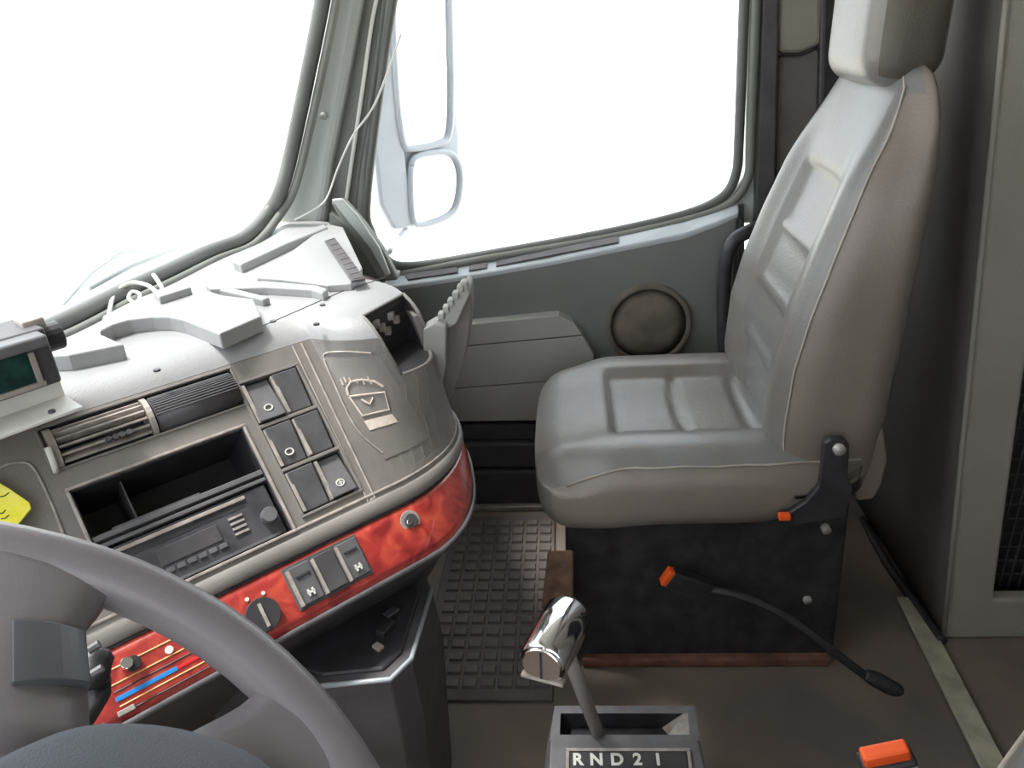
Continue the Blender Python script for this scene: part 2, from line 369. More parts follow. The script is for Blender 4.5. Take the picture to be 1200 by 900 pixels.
# sloping ledge
up_ = [PX(x, y, 1.735) for x, y in [(440, 325), (500, 317), (560, 309), (640, 294), (740, 272), (800, 258), (838, 247), (866, 238)]]
m = M(); m.loft([[a+V((0, 0, -.012)), a+V((0, 0, .002)), b+V((0, 0, .002)), b+V((.01, 0, -.012))] for a, b in zip(lp, up_)]); obj('window_ledge', m, 'ledge', door, bevel=.004)
for a, b in ((.08, .23), (.262, .305), (.325, .55)):
    m = M(); q = []
    for t in (a, b):
        k = t*(len(lp)-1); i = int(k); f = k-i; A = lp[i].lerp(lp[i+1], f); B = up_[i].lerp(up_[i+1], f); q.append((A, B))
    m.hexa([q[0][0].lerp(q[0][1], .3), q[1][0].lerp(q[1][1], .3), q[1][0].lerp(q[1][1], .75), q[0][0].lerp(q[0][1], .75)]+[p+V((-.001, 0, .006)) for p in (q[0][0].lerp(q[0][1], .3), q[1][0].lerp(q[1][1], .3), q[1][0].lerp(q[1][1], .75), q[0][0].lerp(q[0][1], .75))])
    obj('defrost_slot', m, 'dark_plastic', door)
# window seal ring and frame band
ring = [PX(x, y, 1.745) for x, y in inner]; R2 = spline(ring, 5)
m = M(); m.tube(R2, .011, 10); obj('window_seal', m, 'gasket', door, smooth=True)
lw = [PX(x, y, 1.735) for x, y in [(470, 322), (560, 305), (700, 281), (800, 259), (852, 240), (876, 210), (880, 160), (886, 0), (890, -90)]]
m = M(); m.tube(spline(lw, 5), .010, 10); obj('window_frame', m, 'pillar_gray', door, smooth=True)
m = M(); m.prism([PX(x, y, 1.752) for x, y in [(878, -90), (906, -90), (906, 262), (866, 262), (850, 236), (873, 205)]], (.03, 0, 0)); obj('frame_post', m, 'pillar_lit', door, bevel=.006)
m = M(); m.add([PX(x, y, 1.765) for x, y in [(455, -95), (418, 235), (440, 330), (900, 250), (900, -95)]], [(0, 1, 2, 3, 4)]); obj('glass_pane', m, 'window_glass', door)
# map pocket (lighter insert with two grooves)
mp = root('armrest_panel', wloc(door), None); mp.parent = door; mp.location = (0, 0, 0)
def yz(px, X): return [PX(x, y, X) for x, y in px]
m = M()
for top, bot in (([(500, 385), (655, 370), (672, 378), (682, 392)], [(682, 392.5), (500, 409)]), ([(500, 410.5), (683, 394), (696, 416)], [(692, 442.5), (500, 457)]), ([(500, 458.5), (691, 444), (692, 470)], [(690, 492), (500, 494)])):
    m.prism([PX(x, y, 1.655) for x, y in top+bot], (.05, 0, 0))
obj('padded_insert', m, 'door_light', mp, bevel=.010)
m = M()
for (y0, y1, X) in ((497, 517, 1.665), (520, 549, 1.65), (553, 600, 1.64)):
    m.prism([PX(x, y, X) for x, y in [(480, y0), (760, y0), (760, y1), (480, y1)]], (.06, 0, 0))
obj('lower_pocket', m, 'door_black', door, bevel=.008)
# speaker
sp = root('speaker', (0, 0, 0)); sp.parent = door
c = PX(760, 380, 1.69)
m = M(); N = 40
rg = lambda r, x: [V((x, c.y+math.cos(2*math.pi*k/N)*r, c.z+math.sin(2*math.pi*k/N)*r)) for k in range(N)]
m.loft([rg(.100, 1.692), rg(.098, 1.678), rg(.090, 1.676), rg(.086, 1.682), rg(.086, 1.692)], caps=False); obj('speaker_ring', m, 'speaker_mesh', sp, smooth=True)
m = M(); m.loft([rg(.087, 1.684), rg(.060, 1.678), rg(.02, 1.675), rg(.001, 1.675)]); obj('speaker_grille', m, 'speaker_mesh', sp, smooth=True)
# dark rear edge of the door and the jamb trim
m = M(); m.prism([PX(x, y, 1.70) for x, y in [(866, 249), (872, 262), (868, 300), (852, 420), (852, 470), (830, 470), (828, 420), (838, 300), (840, 262)]], (.04, 0, 0)); obj('door_edge', m, 'rubber', door, bevel=.006)
m = M(); hpts = spline([PX(900, 262, 1.66), PX(880, 270, 1.63), PX(858, 285, 1.62), PX(849, 320, 1.62), PX(848, 370, 1.62), PX(850, 440, 1.62)], 8)
m.tube(hpts, .015, 12); tag(obj('grab_handle', m, 'black_plastic', smooth=True), 'black tubular grab handle on the door post behind the passenger seat', 'handle')
m = M(); m.box((1.655, .05, .088), (.06, 1.1, .016)); obj('sill_plate', m, 'sill_metal', door, bevel=.004)

# post area behind the door
pst = root('trim_3', (1.76, -.5, ZF), kind='structure')
slab([(890, -90), (918, -90), (914, 0), (908, 260), (900, 480), (872, 480), (884, 260), (893, 0)], 1.735, .04, 'dark_plastic', 'door_jamb', pst)
slab([(914, -90), (968, -90), (964, 52), (938, 62), (912, 62)], 1.745, .03, 'fabric_pale', 'upper_pad', pst, .012)
slab([(912, 66), (940, 66), (964, 56), (958, 230), (930, 300), (905, 300)], 1.755, .03, 'panel_fabric', 'lower_pad', pst, .01)
slab([(964, -90), (1016, -90), (1012, 120), (1000, 420), (940, 420), (958, 200)], 1.74, .03, 'black_plastic', 'belt_cover', pst, .01)

# ------------------------------------------------------------------ sleeper cabinet
cab = root('cabinet', (1.4, -.9, ZF), 'tall grey fabric-covered cabinet with a dark mesh opening behind the passenger seat', 'cabinet')
Xc = 1.17
c0, c1 = PX(1106, 750, Xc), PX(1180, 0, Xc); dirc = (c1-c0)/(c1.z-c0.z)
def cy(z): return c0.y+dirc.y*(z-c0.z)
zt = 1.62
o0, o1 = PX(1165, 703, Xc), PX(1197, 470, Xc); ok = (o1.y-o0.y)/(o1.z-o0.z); oz0, oz1 = o0.z, 1.05
def oy(z): return o0.y+ok*(z-o0.z)
yb = -1.55
m = M(); vs = []; fs = []
zs = [.082, oz0, .4, .7, oz1, zt]
for z in zs: vs += [V((Xc, cy(z), z)), V((Xc, oy(min(max(z, oz0), oz1)), z)), V((Xc, -1.25, z)), V((Xc, yb, z))]
for k in range(len(zs)-1):
    for j in range(3):
        if j == 1 and oz0 <= (zs[k]+zs[k+1])/2 <= oz1: continue
        fs.append((k*4+j, k*4+j+1, k*4+5+j, k*4+4+j))
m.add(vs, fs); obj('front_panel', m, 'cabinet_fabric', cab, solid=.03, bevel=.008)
# the side towards the seat: gently bowed
m = M(); rings = []
for z in [.082, .25, .45, .65, .85, 1.05, 1.3, zt]:
    row = []
    for i in range(13):
        t = i/12; x = Xc+.004+t*.60; row.append(V((x, cy(z)+.004-.045*math.sin(math.pi*min(1, t*1.2))*.6*sm(.1, .9, z)+.012*math.sin(t*9)*sm(.2, 1, z), z)))
    rings.append(row)
m.loft(rings, closed=False); obj('side_panel', m, 'panel_fabric', cab, smooth=True, solid=.02)  # darker cloth colour puts the shading of this side into the material
m = M(); m.tube([V((Xc-.002, cy(z)+.002, z)) for z in (.09, .4, .8, 1.2, zt)], .0045, 8); obj('corner_piping', m, 'cabinet_fabric', cab, smooth=True)
m = M(); m.box((Xc+.10, -1.02, .62), (.02, .60, 1.0)); obj('back_board', m, 'black_plastic', cab)
m = M()
for k in range(26):
    y = oy(oz0)-.005-k*.018; m.box((Xc+.06, y, .58), (.003, .003, .86))
    m.box((Xc+.062, -1.0, oz0+.01+k*.032), (.003, .50, .003))
tag(obj('mesh_net', m, 'dark_plastic', cab), kind='stuff')

# floor pieces
m = M(); a, b = PZ(1060, 722, .085), PZ(1150, 905, .085); dd = (b-a).normalized(); a -= dd*.05; b += dd*.45; sd = V((-dd.y, dd.x, 0))
if sd.y > 0: sd = -sd
wd = abs(PZ(1090, 740, .085).y-PZ(1064, 740, .085).y)
m.prism([a, b, b+sd*wd, a+sd*wd], (0, 0, .008)); tag(obj('floor_strip', m, 'tan_strip', bevel=.003), 'tan metal strip across the floor beside the grey cabinet', 'strip')
m = M(); m.tube(spline([PZ(1012, 608, .09), PZ(1040, 660, .09), PZ(1075, 710, .09), PZ(1104, 752, .09)], 5), .010, 8); tag(obj('floor_seal', m, 'black_plastic', smooth=True), 'black rubber seal where the grey cabinet meets the floor', 'seal')

mt = root('rubber_mat', (1.3, .1, ZF), 'dark ribbed rubber floor mat in the passenger footwell', 'mat')
q = [PZ(*p, .081) for p in [(500, 606), (652, 606), (645, 785), (470, 785)]]
y0m, y1m, x0m, x1m = .045, .30, 1.02, 1.60
m = M(); m.box(((x0m+x1m)/2, (y0m+y1m)/2+.01, .084), (x1m-x0m, y1m-y0m, .006)); obj('mat_sheet', m, 'rubber_mat', mt, bevel=.002)
pm = None; rows = 16; cols = 7; px_, py_ = (x1m-x0m-.04)/rows, (y1m-y0m-.02)/cols
for i in range(rows):
    for j in range(cols):
        c = V((x0m+.02+px_*(i+.5), y0m+.015+py_*(j+.5), .087))
        if pm is None:
            m = M(); m.hexa([c+V((sx*(px_/2-.006-k*.002), sy*(py_/2-.003-k*.002), k*.005)) for k in (0, 1) for sx, sy in ((-1, -1), (1, -1), (1, 1), (-1, 1))])
            pm = obj('mat_pad', m, 'rubber_pad', mt, loc=c)
        else:
            o = pm.copy(); COL.objects.link(o); o.location = c-wloc(mt)

# ------------------------------------------------------------------ seats
YF = [(.40, -.345), (.50, -.325), (.60, -.318), (.70, -.325), (.78, -.343), (.87, -.372), (.94, -.398), (1.0, -.418), (1.06, -.440), (1.12, -.462)]
YB = [(.40, -.455), (.50, -.476), (.60, -.488), (.75, -.494), (.92, -.501), (1.0, -.504), (1.12, -.500)]
XC = 1.275
RIBS = [PX(947, 273, 1.285).z-.79, PX(930, 337, 1.285).z-.79, PX(912, 403, 1.285).z-.79]
def halves(m, xc, ma, rt, lab):
    m.rest = [V((p.x-xc, p.y, p.z)) for p in m.v]
    for h in split(m, lambda c: c.x < 0): obj('side_panel', h, ma, rt, smooth=True, label=lab)
def make_seat(dx, dy, label, full):
    rt = root('truck_seat', (XC+dx, -.2+dy, ZF), label, 'seat'); D = V((dx, dy, 0))
    # cushion
    def fc(p):
        x, y, z = p; top = sm(0, .05, z)
        ins = sm(.125, .105, abs(x-.005))*sm(.135, .115, y)          # quilted centre
        d = -.015*ins*top
        if ins > .01:
            for g in (-.005, -.118):
                gy = y-g-.012*math.cos(x*9)
                d -= .010*math.exp(-(gy/.006)**2)*top*ins
            d += .006*math.cos((y)*84)*0
        d += .010*top*math.exp(-((abs(x)-.165)/.05)**2)
        d -= .014*math.exp(-((abs(x)-.123)/.007)**2)*top*sm(.14, .12, y)*.5
        d -= .012*math.exp(-((y-.126)/.008)**2)*top*sm(.13, .11, abs(x))*.6
        z2 = z+d-.022*sm(.10, .27, y)*top-.03*sm(.16, .24, abs(x))*top*sm(.12, .27, y)
        if z < 0: z2 += .055*sm(-.10, -.26, y)-.010*sm(.05, .2, y)
        wx = 1-.06*sm(.12, .27, y)-.05*sm(-.05, -.27, y)
        bul = 1+.02*math.sin((z+.07)*22)
        yy = y-.020*(abs(x)/.23)**3*sm(.1, .27, y)
        return V((XC+x*wx*bul, -.195+yy, .495+z2))+D
    m = M(); m.rbox((.232, .268, .068), .052, (46, 56, 14), fc)
    fl_, tp_ = split(m, lambda c: abs(c.x) > .2319)
    obj('seat_cushion', tp_, 'leather', rt, smooth=True); halves(fl_, XC+dx, 'leather_side', rt, 'browner vinyl flank of the cushion')
    for sx in (-1, 1):
        pts = [fc(V((sx*.2165, y, .052+.001*math.sin(y*70))))+V((sx*.002, 0, .001)) for y in [-.25+.025*k for k in range(20)]]
        m = M(); m.tube(pts, .0020, 6); obj('piping', m, 'seam_thread', rt, smooth=True)
    # side skirt of the cushion (plain browner vinyl)
    # backrest
    def fb(p):
        x, y, z = p; zz = .79+z; t = y/.16+.5
        wx = lut([(.45, .94), (.6, .97), (.72, .965), (.85, .93), (.95, .87), (1.03, .79), (1.08, .72), (1.13, .66)], zz); wk = lut([(.45, .95), (.72, .975), (.95, .95), (1.06, .88), (1.13, .80)], zz); wx = wk+(wx-wk)*sm(.2, .9, t)
        yf, yb_ = lut(YF, zz), lut(YB, zz); front = sm(.55, .95, t)
        dd = .014*math.exp(-((abs(x)-.17)/.045)**2)*sm(-.3, -.2, z)*sm(.30, .15, z)
        ins = sm(.105, .09, abs(x+.01))*sm(.185, .165, z+.9*x*x)*sm(-.33, -.28, z)
        dd -= .010*ins
        dd -= .007*math.exp(-((abs(x+.01)-.10)/.006)**2)*sm(.18, .16, z)
        for g in RIBS: dd += .011*math.exp(-((z-g)/.0055)**2)*ins
        edge = math.exp(-((abs(x)-.195)/.006)**2)*.004
        yy = yb_+(yf-yb_)*t+(dd-edge)*front
        yy += .012*math.sin(zz*60+x*14)*sm(-.22, -.33, z)*.5
        zz -= .035*(abs(x)/.22)**4*sm(.15, .33, z)
        return V((XC+.002+x*wx, yy, zz))+D
    m = M(); m.rbox((.222, .08, .335), .050, (44, 16, 66), fb)
    fl_, tp_ = split(m, lambda c: abs(c.x) > .2219 or (c.z > .3349 and c.y < .0))
    bk = obj('backrest', tp_, 'leather', rt, smooth=True); halves(fl_, XC+dx, 'leather_side', rt, 'browner vinyl flank of the backrest')
    for sx in (-1, 1):
        pts = [fb(V((sx*.2078, .0656, z)))+V((0, .0008, 0)) for z in [-.30+.03*k for k in range(20)]]+[fb(V((sx*.19, .066, .318))), fb(V((sx*.15, .062, .33)))]
        m = M(); m.tube(spline(pts, 2), .0020, 6); obj('piping', m, 'seam_thread', rt, smooth=True)
    # headrest
    def fh(p):
        x, y, z = p
        return V((XC-.012+x*(1-.12*sm(.0, .12, z)), -.482+y+.012*math.cos(x*8)-.02*z, 1.205+z-.02*(abs(x)/.14)**3*sm(0, .1, z)))+D
    m = M(); m.rbox((.112, .054, .118), .042, (30, 14, 24), fh)
    fl_, tp_ = split(m, lambda c: abs(c.x) > .1119)
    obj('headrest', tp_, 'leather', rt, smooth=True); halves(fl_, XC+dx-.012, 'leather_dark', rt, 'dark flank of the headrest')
    for sx in (-1, 1):
        m = M(); m.cyl(V((XC+sx*.05, -.478, 1.02))+D, V((XC+sx*.05, -.478, 1.12))+D, .006, 10); obj('headrest_post', m, 'chrome', rt, smooth=True)
    # base box with its bolts, recliner bracket
    m = M(); m.hexa([V(p)+D for p in [(1.115, -.47, .09), (1.46, -.47, .09), (1.46, .03, .09), (1.115, .03, .09), (1.125, -.465, .45), (1.46, -.465, .45), (1.46, .02, .45), (1.125, .02, .45)]])
    obj('seat_base', m, 'box_carpet', rt, bevel=.012)
    m = M(); m.box(V((1.30, -.23, .092))+D, (.40, .46, .022)); obj('base_flange', m, 'red_carpet', rt, bevel=.006, label='worn red-brown carpet edge around the base')
    if full:
        for px in ((969, 622), (947, 705)):
            c = PX(*px, 1.112); m = M(); m.cyl(c, c+V((.02, 0, 0)), .008, 12); obj('bolt', m, 'steel', rt, smooth=True)
        poly = [(966, 520), (974, 514), (990, 514), (996, 522), (994, 560), (1000, 575), (990, 606), (935, 616), (912, 610), (945, 588), (960, 570)]
        m = M(); m.prism([PX(x, y, 1.030) for x, y in poly], (.012, 0, 0)); obj('recliner_bracket', m, 'black_plastic', rt, bevel=.003)
        c = PX(983, 526, 1.028); m = M(); m.cyl(c-V((.006, 0, 0)), c+V((.012, 0, 0)), .009, 16); obj('pivot_bolt', m, 'steel', rt, smooth=True)
        c = PX(919, 605, 1.02); m = M(); m.box(c, (.012, .018, .010)); obj('orange_latch', m, 'orange', rt, bevel=.002)
        # loose skirt of the cover below the backrest
        m = M(); m.prism([PX(x, y, 1.078) for x, y in [(1002, 525), (1036, 500), (1041, 540), (1033, 570), (1024, 586), (1004, 588), (1001, 560)]], (.012, .0, 0)); obj('cover_skirt', m, 'leather_side', rt, bevel=.006)
    return rt
make_seat(0, 0, 'grey leather passenger seat with quilted centre on a black carpeted base', True)
make_seat(-1.108, .066, "grey leather driver's seat, only its edge showing in the bottom right corner", False)

m = M(); m.hexa([PX(x, y, X)+V((0, 0, 0)) for X in (1.05, 1.095) for x, y in [(634, 714), (672, 714), (672, 645), (642, 645)]])
tag(obj('rusty_bracket', m, 'rust', bevel=.004), 'rusty brown metal bracket standing left of the passenger seat base', 'bracket')

# seat belt buckles
bk = root('seat_belt_buckle', PX(790, 690, 1.06), 'black seat belt buckle with orange button lying against the passenger seat base', 'buckle')
a, b = PX(776, 676, 1.055), PX(826, 676, 1.06); d = PX(828, 672, 1.06)
pA = PX(793, 662, 1.05); pB = PX(770, 688, 1.05); ax = (PX(835, 694, 1.06)-(pA+pB)/2).normalized(); wv = (pA-pB).normalized(); nv = ax.cross(wv).normalized()
wv = nv.cross(ax); mid = (pA+pB)/2; L_ = (PX(828, 690, 1.06)-mid).length; W_ = .036
m = M(); m.box(mid+ax*(L_/2+.004), (L_, W_, .022), (ax, wv, nv)); obj('buckle_body', m, 'black_plastic', bk, bevel=.004)
m = M(); m.box(mid+ax*.001, (.012, W_*.92, .018), (ax, wv, nv)); obj('orange_button', m, 'orange', bk, bevel=.003, label='orange release button')
m = M(); st = spline([mid+ax*(L_-.002), PX(850, 694, 1.05), PX(890, 706, 1.04), PX(940, 735, 1.02), PX(985, 770, 1.0), PX(1018, 795, .99)], 6); m.tube(st, .0075, 8, .6); obj('belt_stalk', m, 'black_plastic', bk, smooth=True)
m = M(); m.tube(spline([PX(1014, 791, .99), PX(1028, 797, .985), PX(1045, 806, .98), PX(1058, 810, .98)], 3), [.009, .011, .013, .0135, .0135, .0135, .013, .012, .010, .006][:10], 12, .6); obj('stalk_anchor', m, 'black_plastic', bk, smooth=True)
bk2 = root('seat_belt_buckle', PX(1045, 890, .50), "black seat belt buckle with orange button beside the driver's seat, at the bottom edge", 'buckle')
q0, q1 = PX(1006, 884, .50), PX(1066, 872, .50); wv = (q1-q0).normalized(); ctr = (q0+q1)/2; tz = V((.0, -.35, .94)).normalized(); nv = wv.cross(tz).normalized(); tz = nv.cross(wv); W_ = (q1-q0).length
if tz.z < 0: tz = -tz
m = M(); m.box(ctr-tz*.045, (W_*1.06, .024, .07), (wv, nv, tz)); obj('buckle_body', m, 'black_plastic', bk2, bevel=.004)
m = M(); m.box(ctr-tz*.006, (W_*.92, .015, .014), (wv, nv, tz)); obj('orange_button', m, 'orange', bk2, bevel=.003, label='orange release button')
m = M(); m.box(ctr-tz*.016, (W_*1.0, .026, .003), (wv, nv, tz)); obj('steel_lip', m, 'steel', bk2)
m = M(); m.tube(spline([ctr-tz*.075, ctr-tz*.16+V((-.02, -.02, 0)), V((.40, -.32, .32))], 4), .009, 8, .5); obj('belt_stalk', m, 'black_plastic', bk2, smooth=True)

# ------------------------------------------------------------------ gear selector
gs = root('gear_selector', (.78, -.05, ZF), 'floor gear selector console with a chrome knob on a slanted lever', 'gear selector')
zt_ = .32
T = [PZ(x, y, zt_) for x, y in [(650, 827), (816, 827), (820, 858), (645, 858)]]       # far-left, far-right, near-right, near-left of the well frame
n0, n1 = PZ(640, 915, .30), PZ(832, 915, .30)
def inset(a, b, c, d, t):
    ctr = (a+b+c+d)/4; return [p+(ctr-p)*t for p in (a, b, c, d)]
I = [PZ(x, y, zt_) for x, y in [(657, 836), (806, 836), (808, 861), (656, 861)]]
O4 = [PZ(x, y, zt_) for x, y in [(650, 827), (814, 827), (820, 868), (644, 868)]]
m = M(); B4 = [p+V((0, 0, -.03)) for p in I]
m.add(O4+I, [(0, 1, 5, 4), (1, 2, 6, 5), (2, 3, 7, 6), (3, 0, 4, 7)])
# outer flanks down to the floor
bo = [V((.86, .075, .082)), V((.86, -.19, .082)), V((.50, -.20, .082)), V((.50, .09, .082))]
n0, n1 = V((.56, O4[3].y+.006, .300)), V((.56, O4[2].y-.006, .300))
m.add([O4[0], O4[1], O4[2], O4[3], n1, n0]+bo, [(0, 6, 7, 1), (3, 2, 4, 5), (1, 7, 8, 4, 2), (0, 3, 5, 9, 6), (4, 8, 9, 5)])
obj('console_shell', m, 'button_plastic', gs, bevel=.004)
m = M(); m.add([p+V((0, 0, -.029)) for p in I], [(0, 1, 2, 3)]); m.add(I+B4, [(0, 1, 5, 4), (1, 2, 6, 5), (2, 3, 7, 6), (3, 0, 4, 7)]); obj('gate_well', m, 'black_plastic', gs)
mid_l = I[0].lerp(I[3], .5)
m = M(); cst = I[1]; m.hexa([I[1]+V((0, .035, -.028)), I[1]+V((0, 0, -.028)), I[2]+V((0, 0, -.028)), I[2]+V((0, .012, -.028)), I[1]+V((0, .006, 0)), I[1], I[2], I[2]+V((0, .028, 0))]); obj('gate_cheek', m, 'edge_wear', gs)
# letter window on the sloping near face
sv = (n0-O4[3]); su = (n1-n0)
fx = (O4[2]-O4[3]).normalized(); fy = -(n0-O4[3]).normalized(); fn = fx.cross(fy).normalized(); fn = fn if fn.z > 0 else -fn
l0 = hit(668, 882, fn, fn.dot(O4[3])); l1 = hit(804, 882, fn, fn.dot(O4[3])); lc = (l0+l1)/2-fy*.032+fn*.001
lw_ = (l1-l0).length
m = M(); dframe_ = [(lc, lw_+.012, .074)]
m.box(lc, (lw_, .064, .004), (fx, fy, fn)); obj('gear_display', m, 'black_plastic', gs, bevel=.001)
m = M(); m.box(lc+fy*.034, (lw_+.010, .004, .006), (fx, fy, fn)); m.box(lc+fx*(lw_/2+.003), (.004, .068, .006), (fx, fy, fn)); m.box(lc-fx*(lw_/2+.003), (.004, .068, .006), (fx, fy, fn)); obj('display_frame', m, 'edge_wear', gs)
for i, ch in enumerate('RND21'):
    p = hit(677+24*i-(2 if i else 0), 892, fn, fn.dot(lc))+fn*.0028
    text('gear_letter', ch, .023, p, fx, fy, gs, 'white_paint')
# lever and chrome knob
la = PX(702, 862, .755); lb = PX(666, 768, .665)
m = M(); m.tube([la, lb, lb+(lb-la)*.15], [.0095, .0085, .0085], 14); obj('lever', m, 'steel', gs, smooth=True)
ka = PX(635, 780, .600); kb = PX(668, 716, .690); kd = (kb-ka).normalized(); kn = kd.orthogonal()
upv = (V((0, 0, 1))-kd*kd.z).normalized(); sdv = kd.cross(upv)
def kring(p, r):
    out = []
    for k in range(32):
        a = 2*math.pi*k/32; cx, sy = math.cos(a), math.sin(a)
        if sy < -.62: sy = -.62-(abs(sy)-.62)*.15
        out.append(p+sdv*cx*r+upv*sy*r)
    return out
KL = (kb-ka).length
m = M(); m.loft([kring(ka+kd*t, r) for t, r in ((0, .0235), (.002, .0255), (.006, .0265), (.05, .0280), (KL-.012, .0275), (KL-.004, .024), (KL, .016), (KL+.002, .001))]); obj('chrome_knob', m, 'chrome', gs, smooth=True, bevel=0)
m = M(); m.loft([kring(ka-kd*t, r) for t, r in ((-.001, .0218), (.0015, .0218), (.0025, .0205))]); kc = obj('knob_end_cap', m, 'satin_cap', gs)
m = M(); m.box(ka+upv*.002-kd*.0022, (.0025, .034, .002), (sdv, upv, kd)); obj('cap_reflection_bar', m, 'black_plastic', gs)  # black bar shapes the gap between two reflected window panes
m = M(); m.box(ka-upv*.0178+kd*.002, (.047, .004, .010), (sdv, upv, kd)); obj('knob_foot', m, 'edge_wear', gs, bevel=.001)

# ------------------------------------------------------------------ dashboard
dash = root('dashboard', (1.0, .55, ZF), 'worn grey wraparound truck dashboard angled towards the driver, with red wood trim', 'dashboard')
us = sorted(set([-.14, 0.0, .003, .217, .236, .322, U1]+[U1+.012*k for k in range(1, 26)]+[-.07, .1, .16]))
vs_ = sorted(set([-.31, -.27, -.235, -.197, -.184, -.120, -.118, -.1, -.051, -.042, -.012, -.03, .016, .040, .045, .048]))
CU0, CU1, CV0, CV1 = U1+.072, U1+.144, -.031, .050
holes = [(.003, .217, -.197, -.042), (.236, .322, -.184, .016), (.003, .236, -.012, .040), (CU0, CU1, CV0, CV1)]
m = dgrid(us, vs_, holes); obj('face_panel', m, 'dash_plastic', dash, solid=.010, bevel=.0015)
# cluster panel to the left of the stack (mostly outside the frame)
m = M(); A0 = DP(-.14, .048); A1 = DP(-.14, -.31); m.add([A0, A1, V((-.45, A1.y, A1.z)), V((-.45, A0.y, A0.z))], [(0, 1, 2, 3)]); obj('cluster_panel', m, 'dash_plastic', dash, solid=.01)
# roll-over and top deck
edge = [DP(u, .048) for u in us if u <= U1+.25]
ZT = edge[0].z+.024
def bez(p):
    q = p+V_*.022; e2 = V((p.x, p.y, ZT))+INW*.040; out = []
    for k in range(9):
        t = k/8; out.append(p*(1-t)**2+V((q.x, q.y, min(q.z, ZT)))*2*t*(1-t)+e2*t*t)
    return out
ue = [u for u in us if u <= U1+.25]
def roll(sel):
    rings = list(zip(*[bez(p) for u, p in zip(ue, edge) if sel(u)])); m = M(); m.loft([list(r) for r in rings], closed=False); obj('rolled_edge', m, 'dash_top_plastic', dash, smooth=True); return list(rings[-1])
dA = roll(lambda u: u <= CU0+1e-6); dB = roll(lambda u: u >= CU1-1e-6); deck = dA+dB
far = [PZ(425, 322, .83), PZ(404, 278, .83), PZ(385, 260, .83), PZ(352, 256, .83), PZ(330, 264, .83)]
fr2 = [p-V((0, .02, 0)) for p in BB if p.x < 1.60 and p.x > -.5]
poly = deck+far+fr2+[V((-.45, A0.y, ZT))]
poly = [V((p.x, p.y, ZT)) for p in poly]
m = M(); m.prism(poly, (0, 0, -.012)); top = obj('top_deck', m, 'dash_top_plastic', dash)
# passenger half of the dash, lower and beyond the pod
m = M(); m.prism([V(p) for p in [(1.14, .30, .70), (1.22, .27, .70), (1.45, .33, .70), (1.68, .42, .70), (1.69, .62, .78), (1.10, .66, .78)]], (0, 0, -.25)); obj('passenger_shelf', m, 'dash_plastic', dash, bevel=.02)
# raised mouldings of the tray on the deck
def mould(px, h, name='tray_moulding', ma='dash_top_plastic', bev=.003, taper=.0):
    b = [PZ(x, y, ZT+h) for x, y in px]; m = M(); c = sum(b, V((0, 0, 0)))/len(b)
    lo = [V((p.x+(p.x-c.x)*taper, p.y+(p.y-c.y)*taper, ZT-.002)) for p in b]; n = len(b)
    m.add(lo+b, [tuple(range(n-1, -1, -1)), tuple(range(n, 2*n))]+[(i, (i+1) % n, (i+1) % n+n, i+n) for i in range(n)])
    return obj(name, m, ma, dash, bevel=bev)
mould([(116, 388), (132, 380), (152, 374), (178, 371), (198, 371), (214, 374), (257, 391), (306, 370), (297, 350), (262, 346), (222, 334), (216, 332), (214, 339), (178, 343), (160, 350), (120, 370)], .022)
mould([(178, 341), (215, 331), (224, 336), (186, 348)], .034)
mould([(40, 418), (80, 416), (145, 403), (120, 392), (60, 400)], .022)
mould([(240, 332), (310, 329), (372, 334), (384, 338), (378, 343), (364, 339), (312, 336), (246, 338)], .014)
mould([(252, 338), (308, 351), (316, 348), (260, 334)], .012)
mould([(300, 325), (384, 262), (402, 266), (424, 312), (412, 332), (384, 334), (330, 327)], .012)
mould([(272, 306), (330, 280), (380, 262), (384, 266), (336, 285), (282, 310)], .016)
m = M(); m.prism([PZ(x, y, ZT+.018) for x, y in [(380, 282), (392, 278), (428, 326), (412, 329)]], (0, 0, -.004)); obj('defrost_slot', m, 'dark_plastic', dash, bevel=.001)
for k in range(9):
    t = k/8; a = PZ(383+31*t, 282+45*t, ZT+.0185); b = PZ(392+34*t, 279+45*t, ZT+.0185); mm = M(); mm.tube([a, b], .0012, 6); obj('slot_fin', mm, 'dash_plastic', dash)
for x, y in ((412, 339), (378, 358), (371, 380), (320, 377), (184, 434)):
    c = PZ(x, y, ZT); m = M(); m.cyl(c+V((0, 0, -.001)), c+V((0, 0, .002)), .0045, 10); obj('screw', m, 'dark_plastic', dash)
# seam groove lines on the deck and the face
m = M(); m.tube([PZ(x, y, ZT) for x, y in [(262, 402), (345, 366), (400, 342), (452, 325)]], .0012, 6); obj('deck_seam', m, 'dark_plastic', dash)
# vents
vt = root('air_vent', (0, 0, 0)); vt.parent = dash
def barrel(u, a, r=.027, c=.013, d=-.012): return DP(u, c+math.sin(a)*r, d+math.cos(a)*r)
m = M(); dbox(m, 0, .236, -.012, .040, -.04, -.034); dbox(m, 0, .236, -.014, -.012, -.036, 0); dbox(m, 0, .236, .040, .042, -.036, 0); dbox(m, .234, .236, -.012, .04, -.036, 0); dbox(m, 0, .002, -.012, .04, -.036, 0); obj('vent_box', m, 'black_plastic', vt)
for k in range(6):
    a = -.95+k*.38; m = M(); p0 = [barrel(.012, a+da, .027+dr) for da, dr in ((-.055, 0), (.055, 0), (.055, -.014), (-.055, -.014))]; p1 = [barrel(.113, a+da, .027+dr) for da, dr in ((-.055, 0), (.055, 0), (.055, -.014), (-.055, -.014))]
    m.loft([p0, p1]); obj('slat', m, 'edge_wear', vt, bevel=.0006)
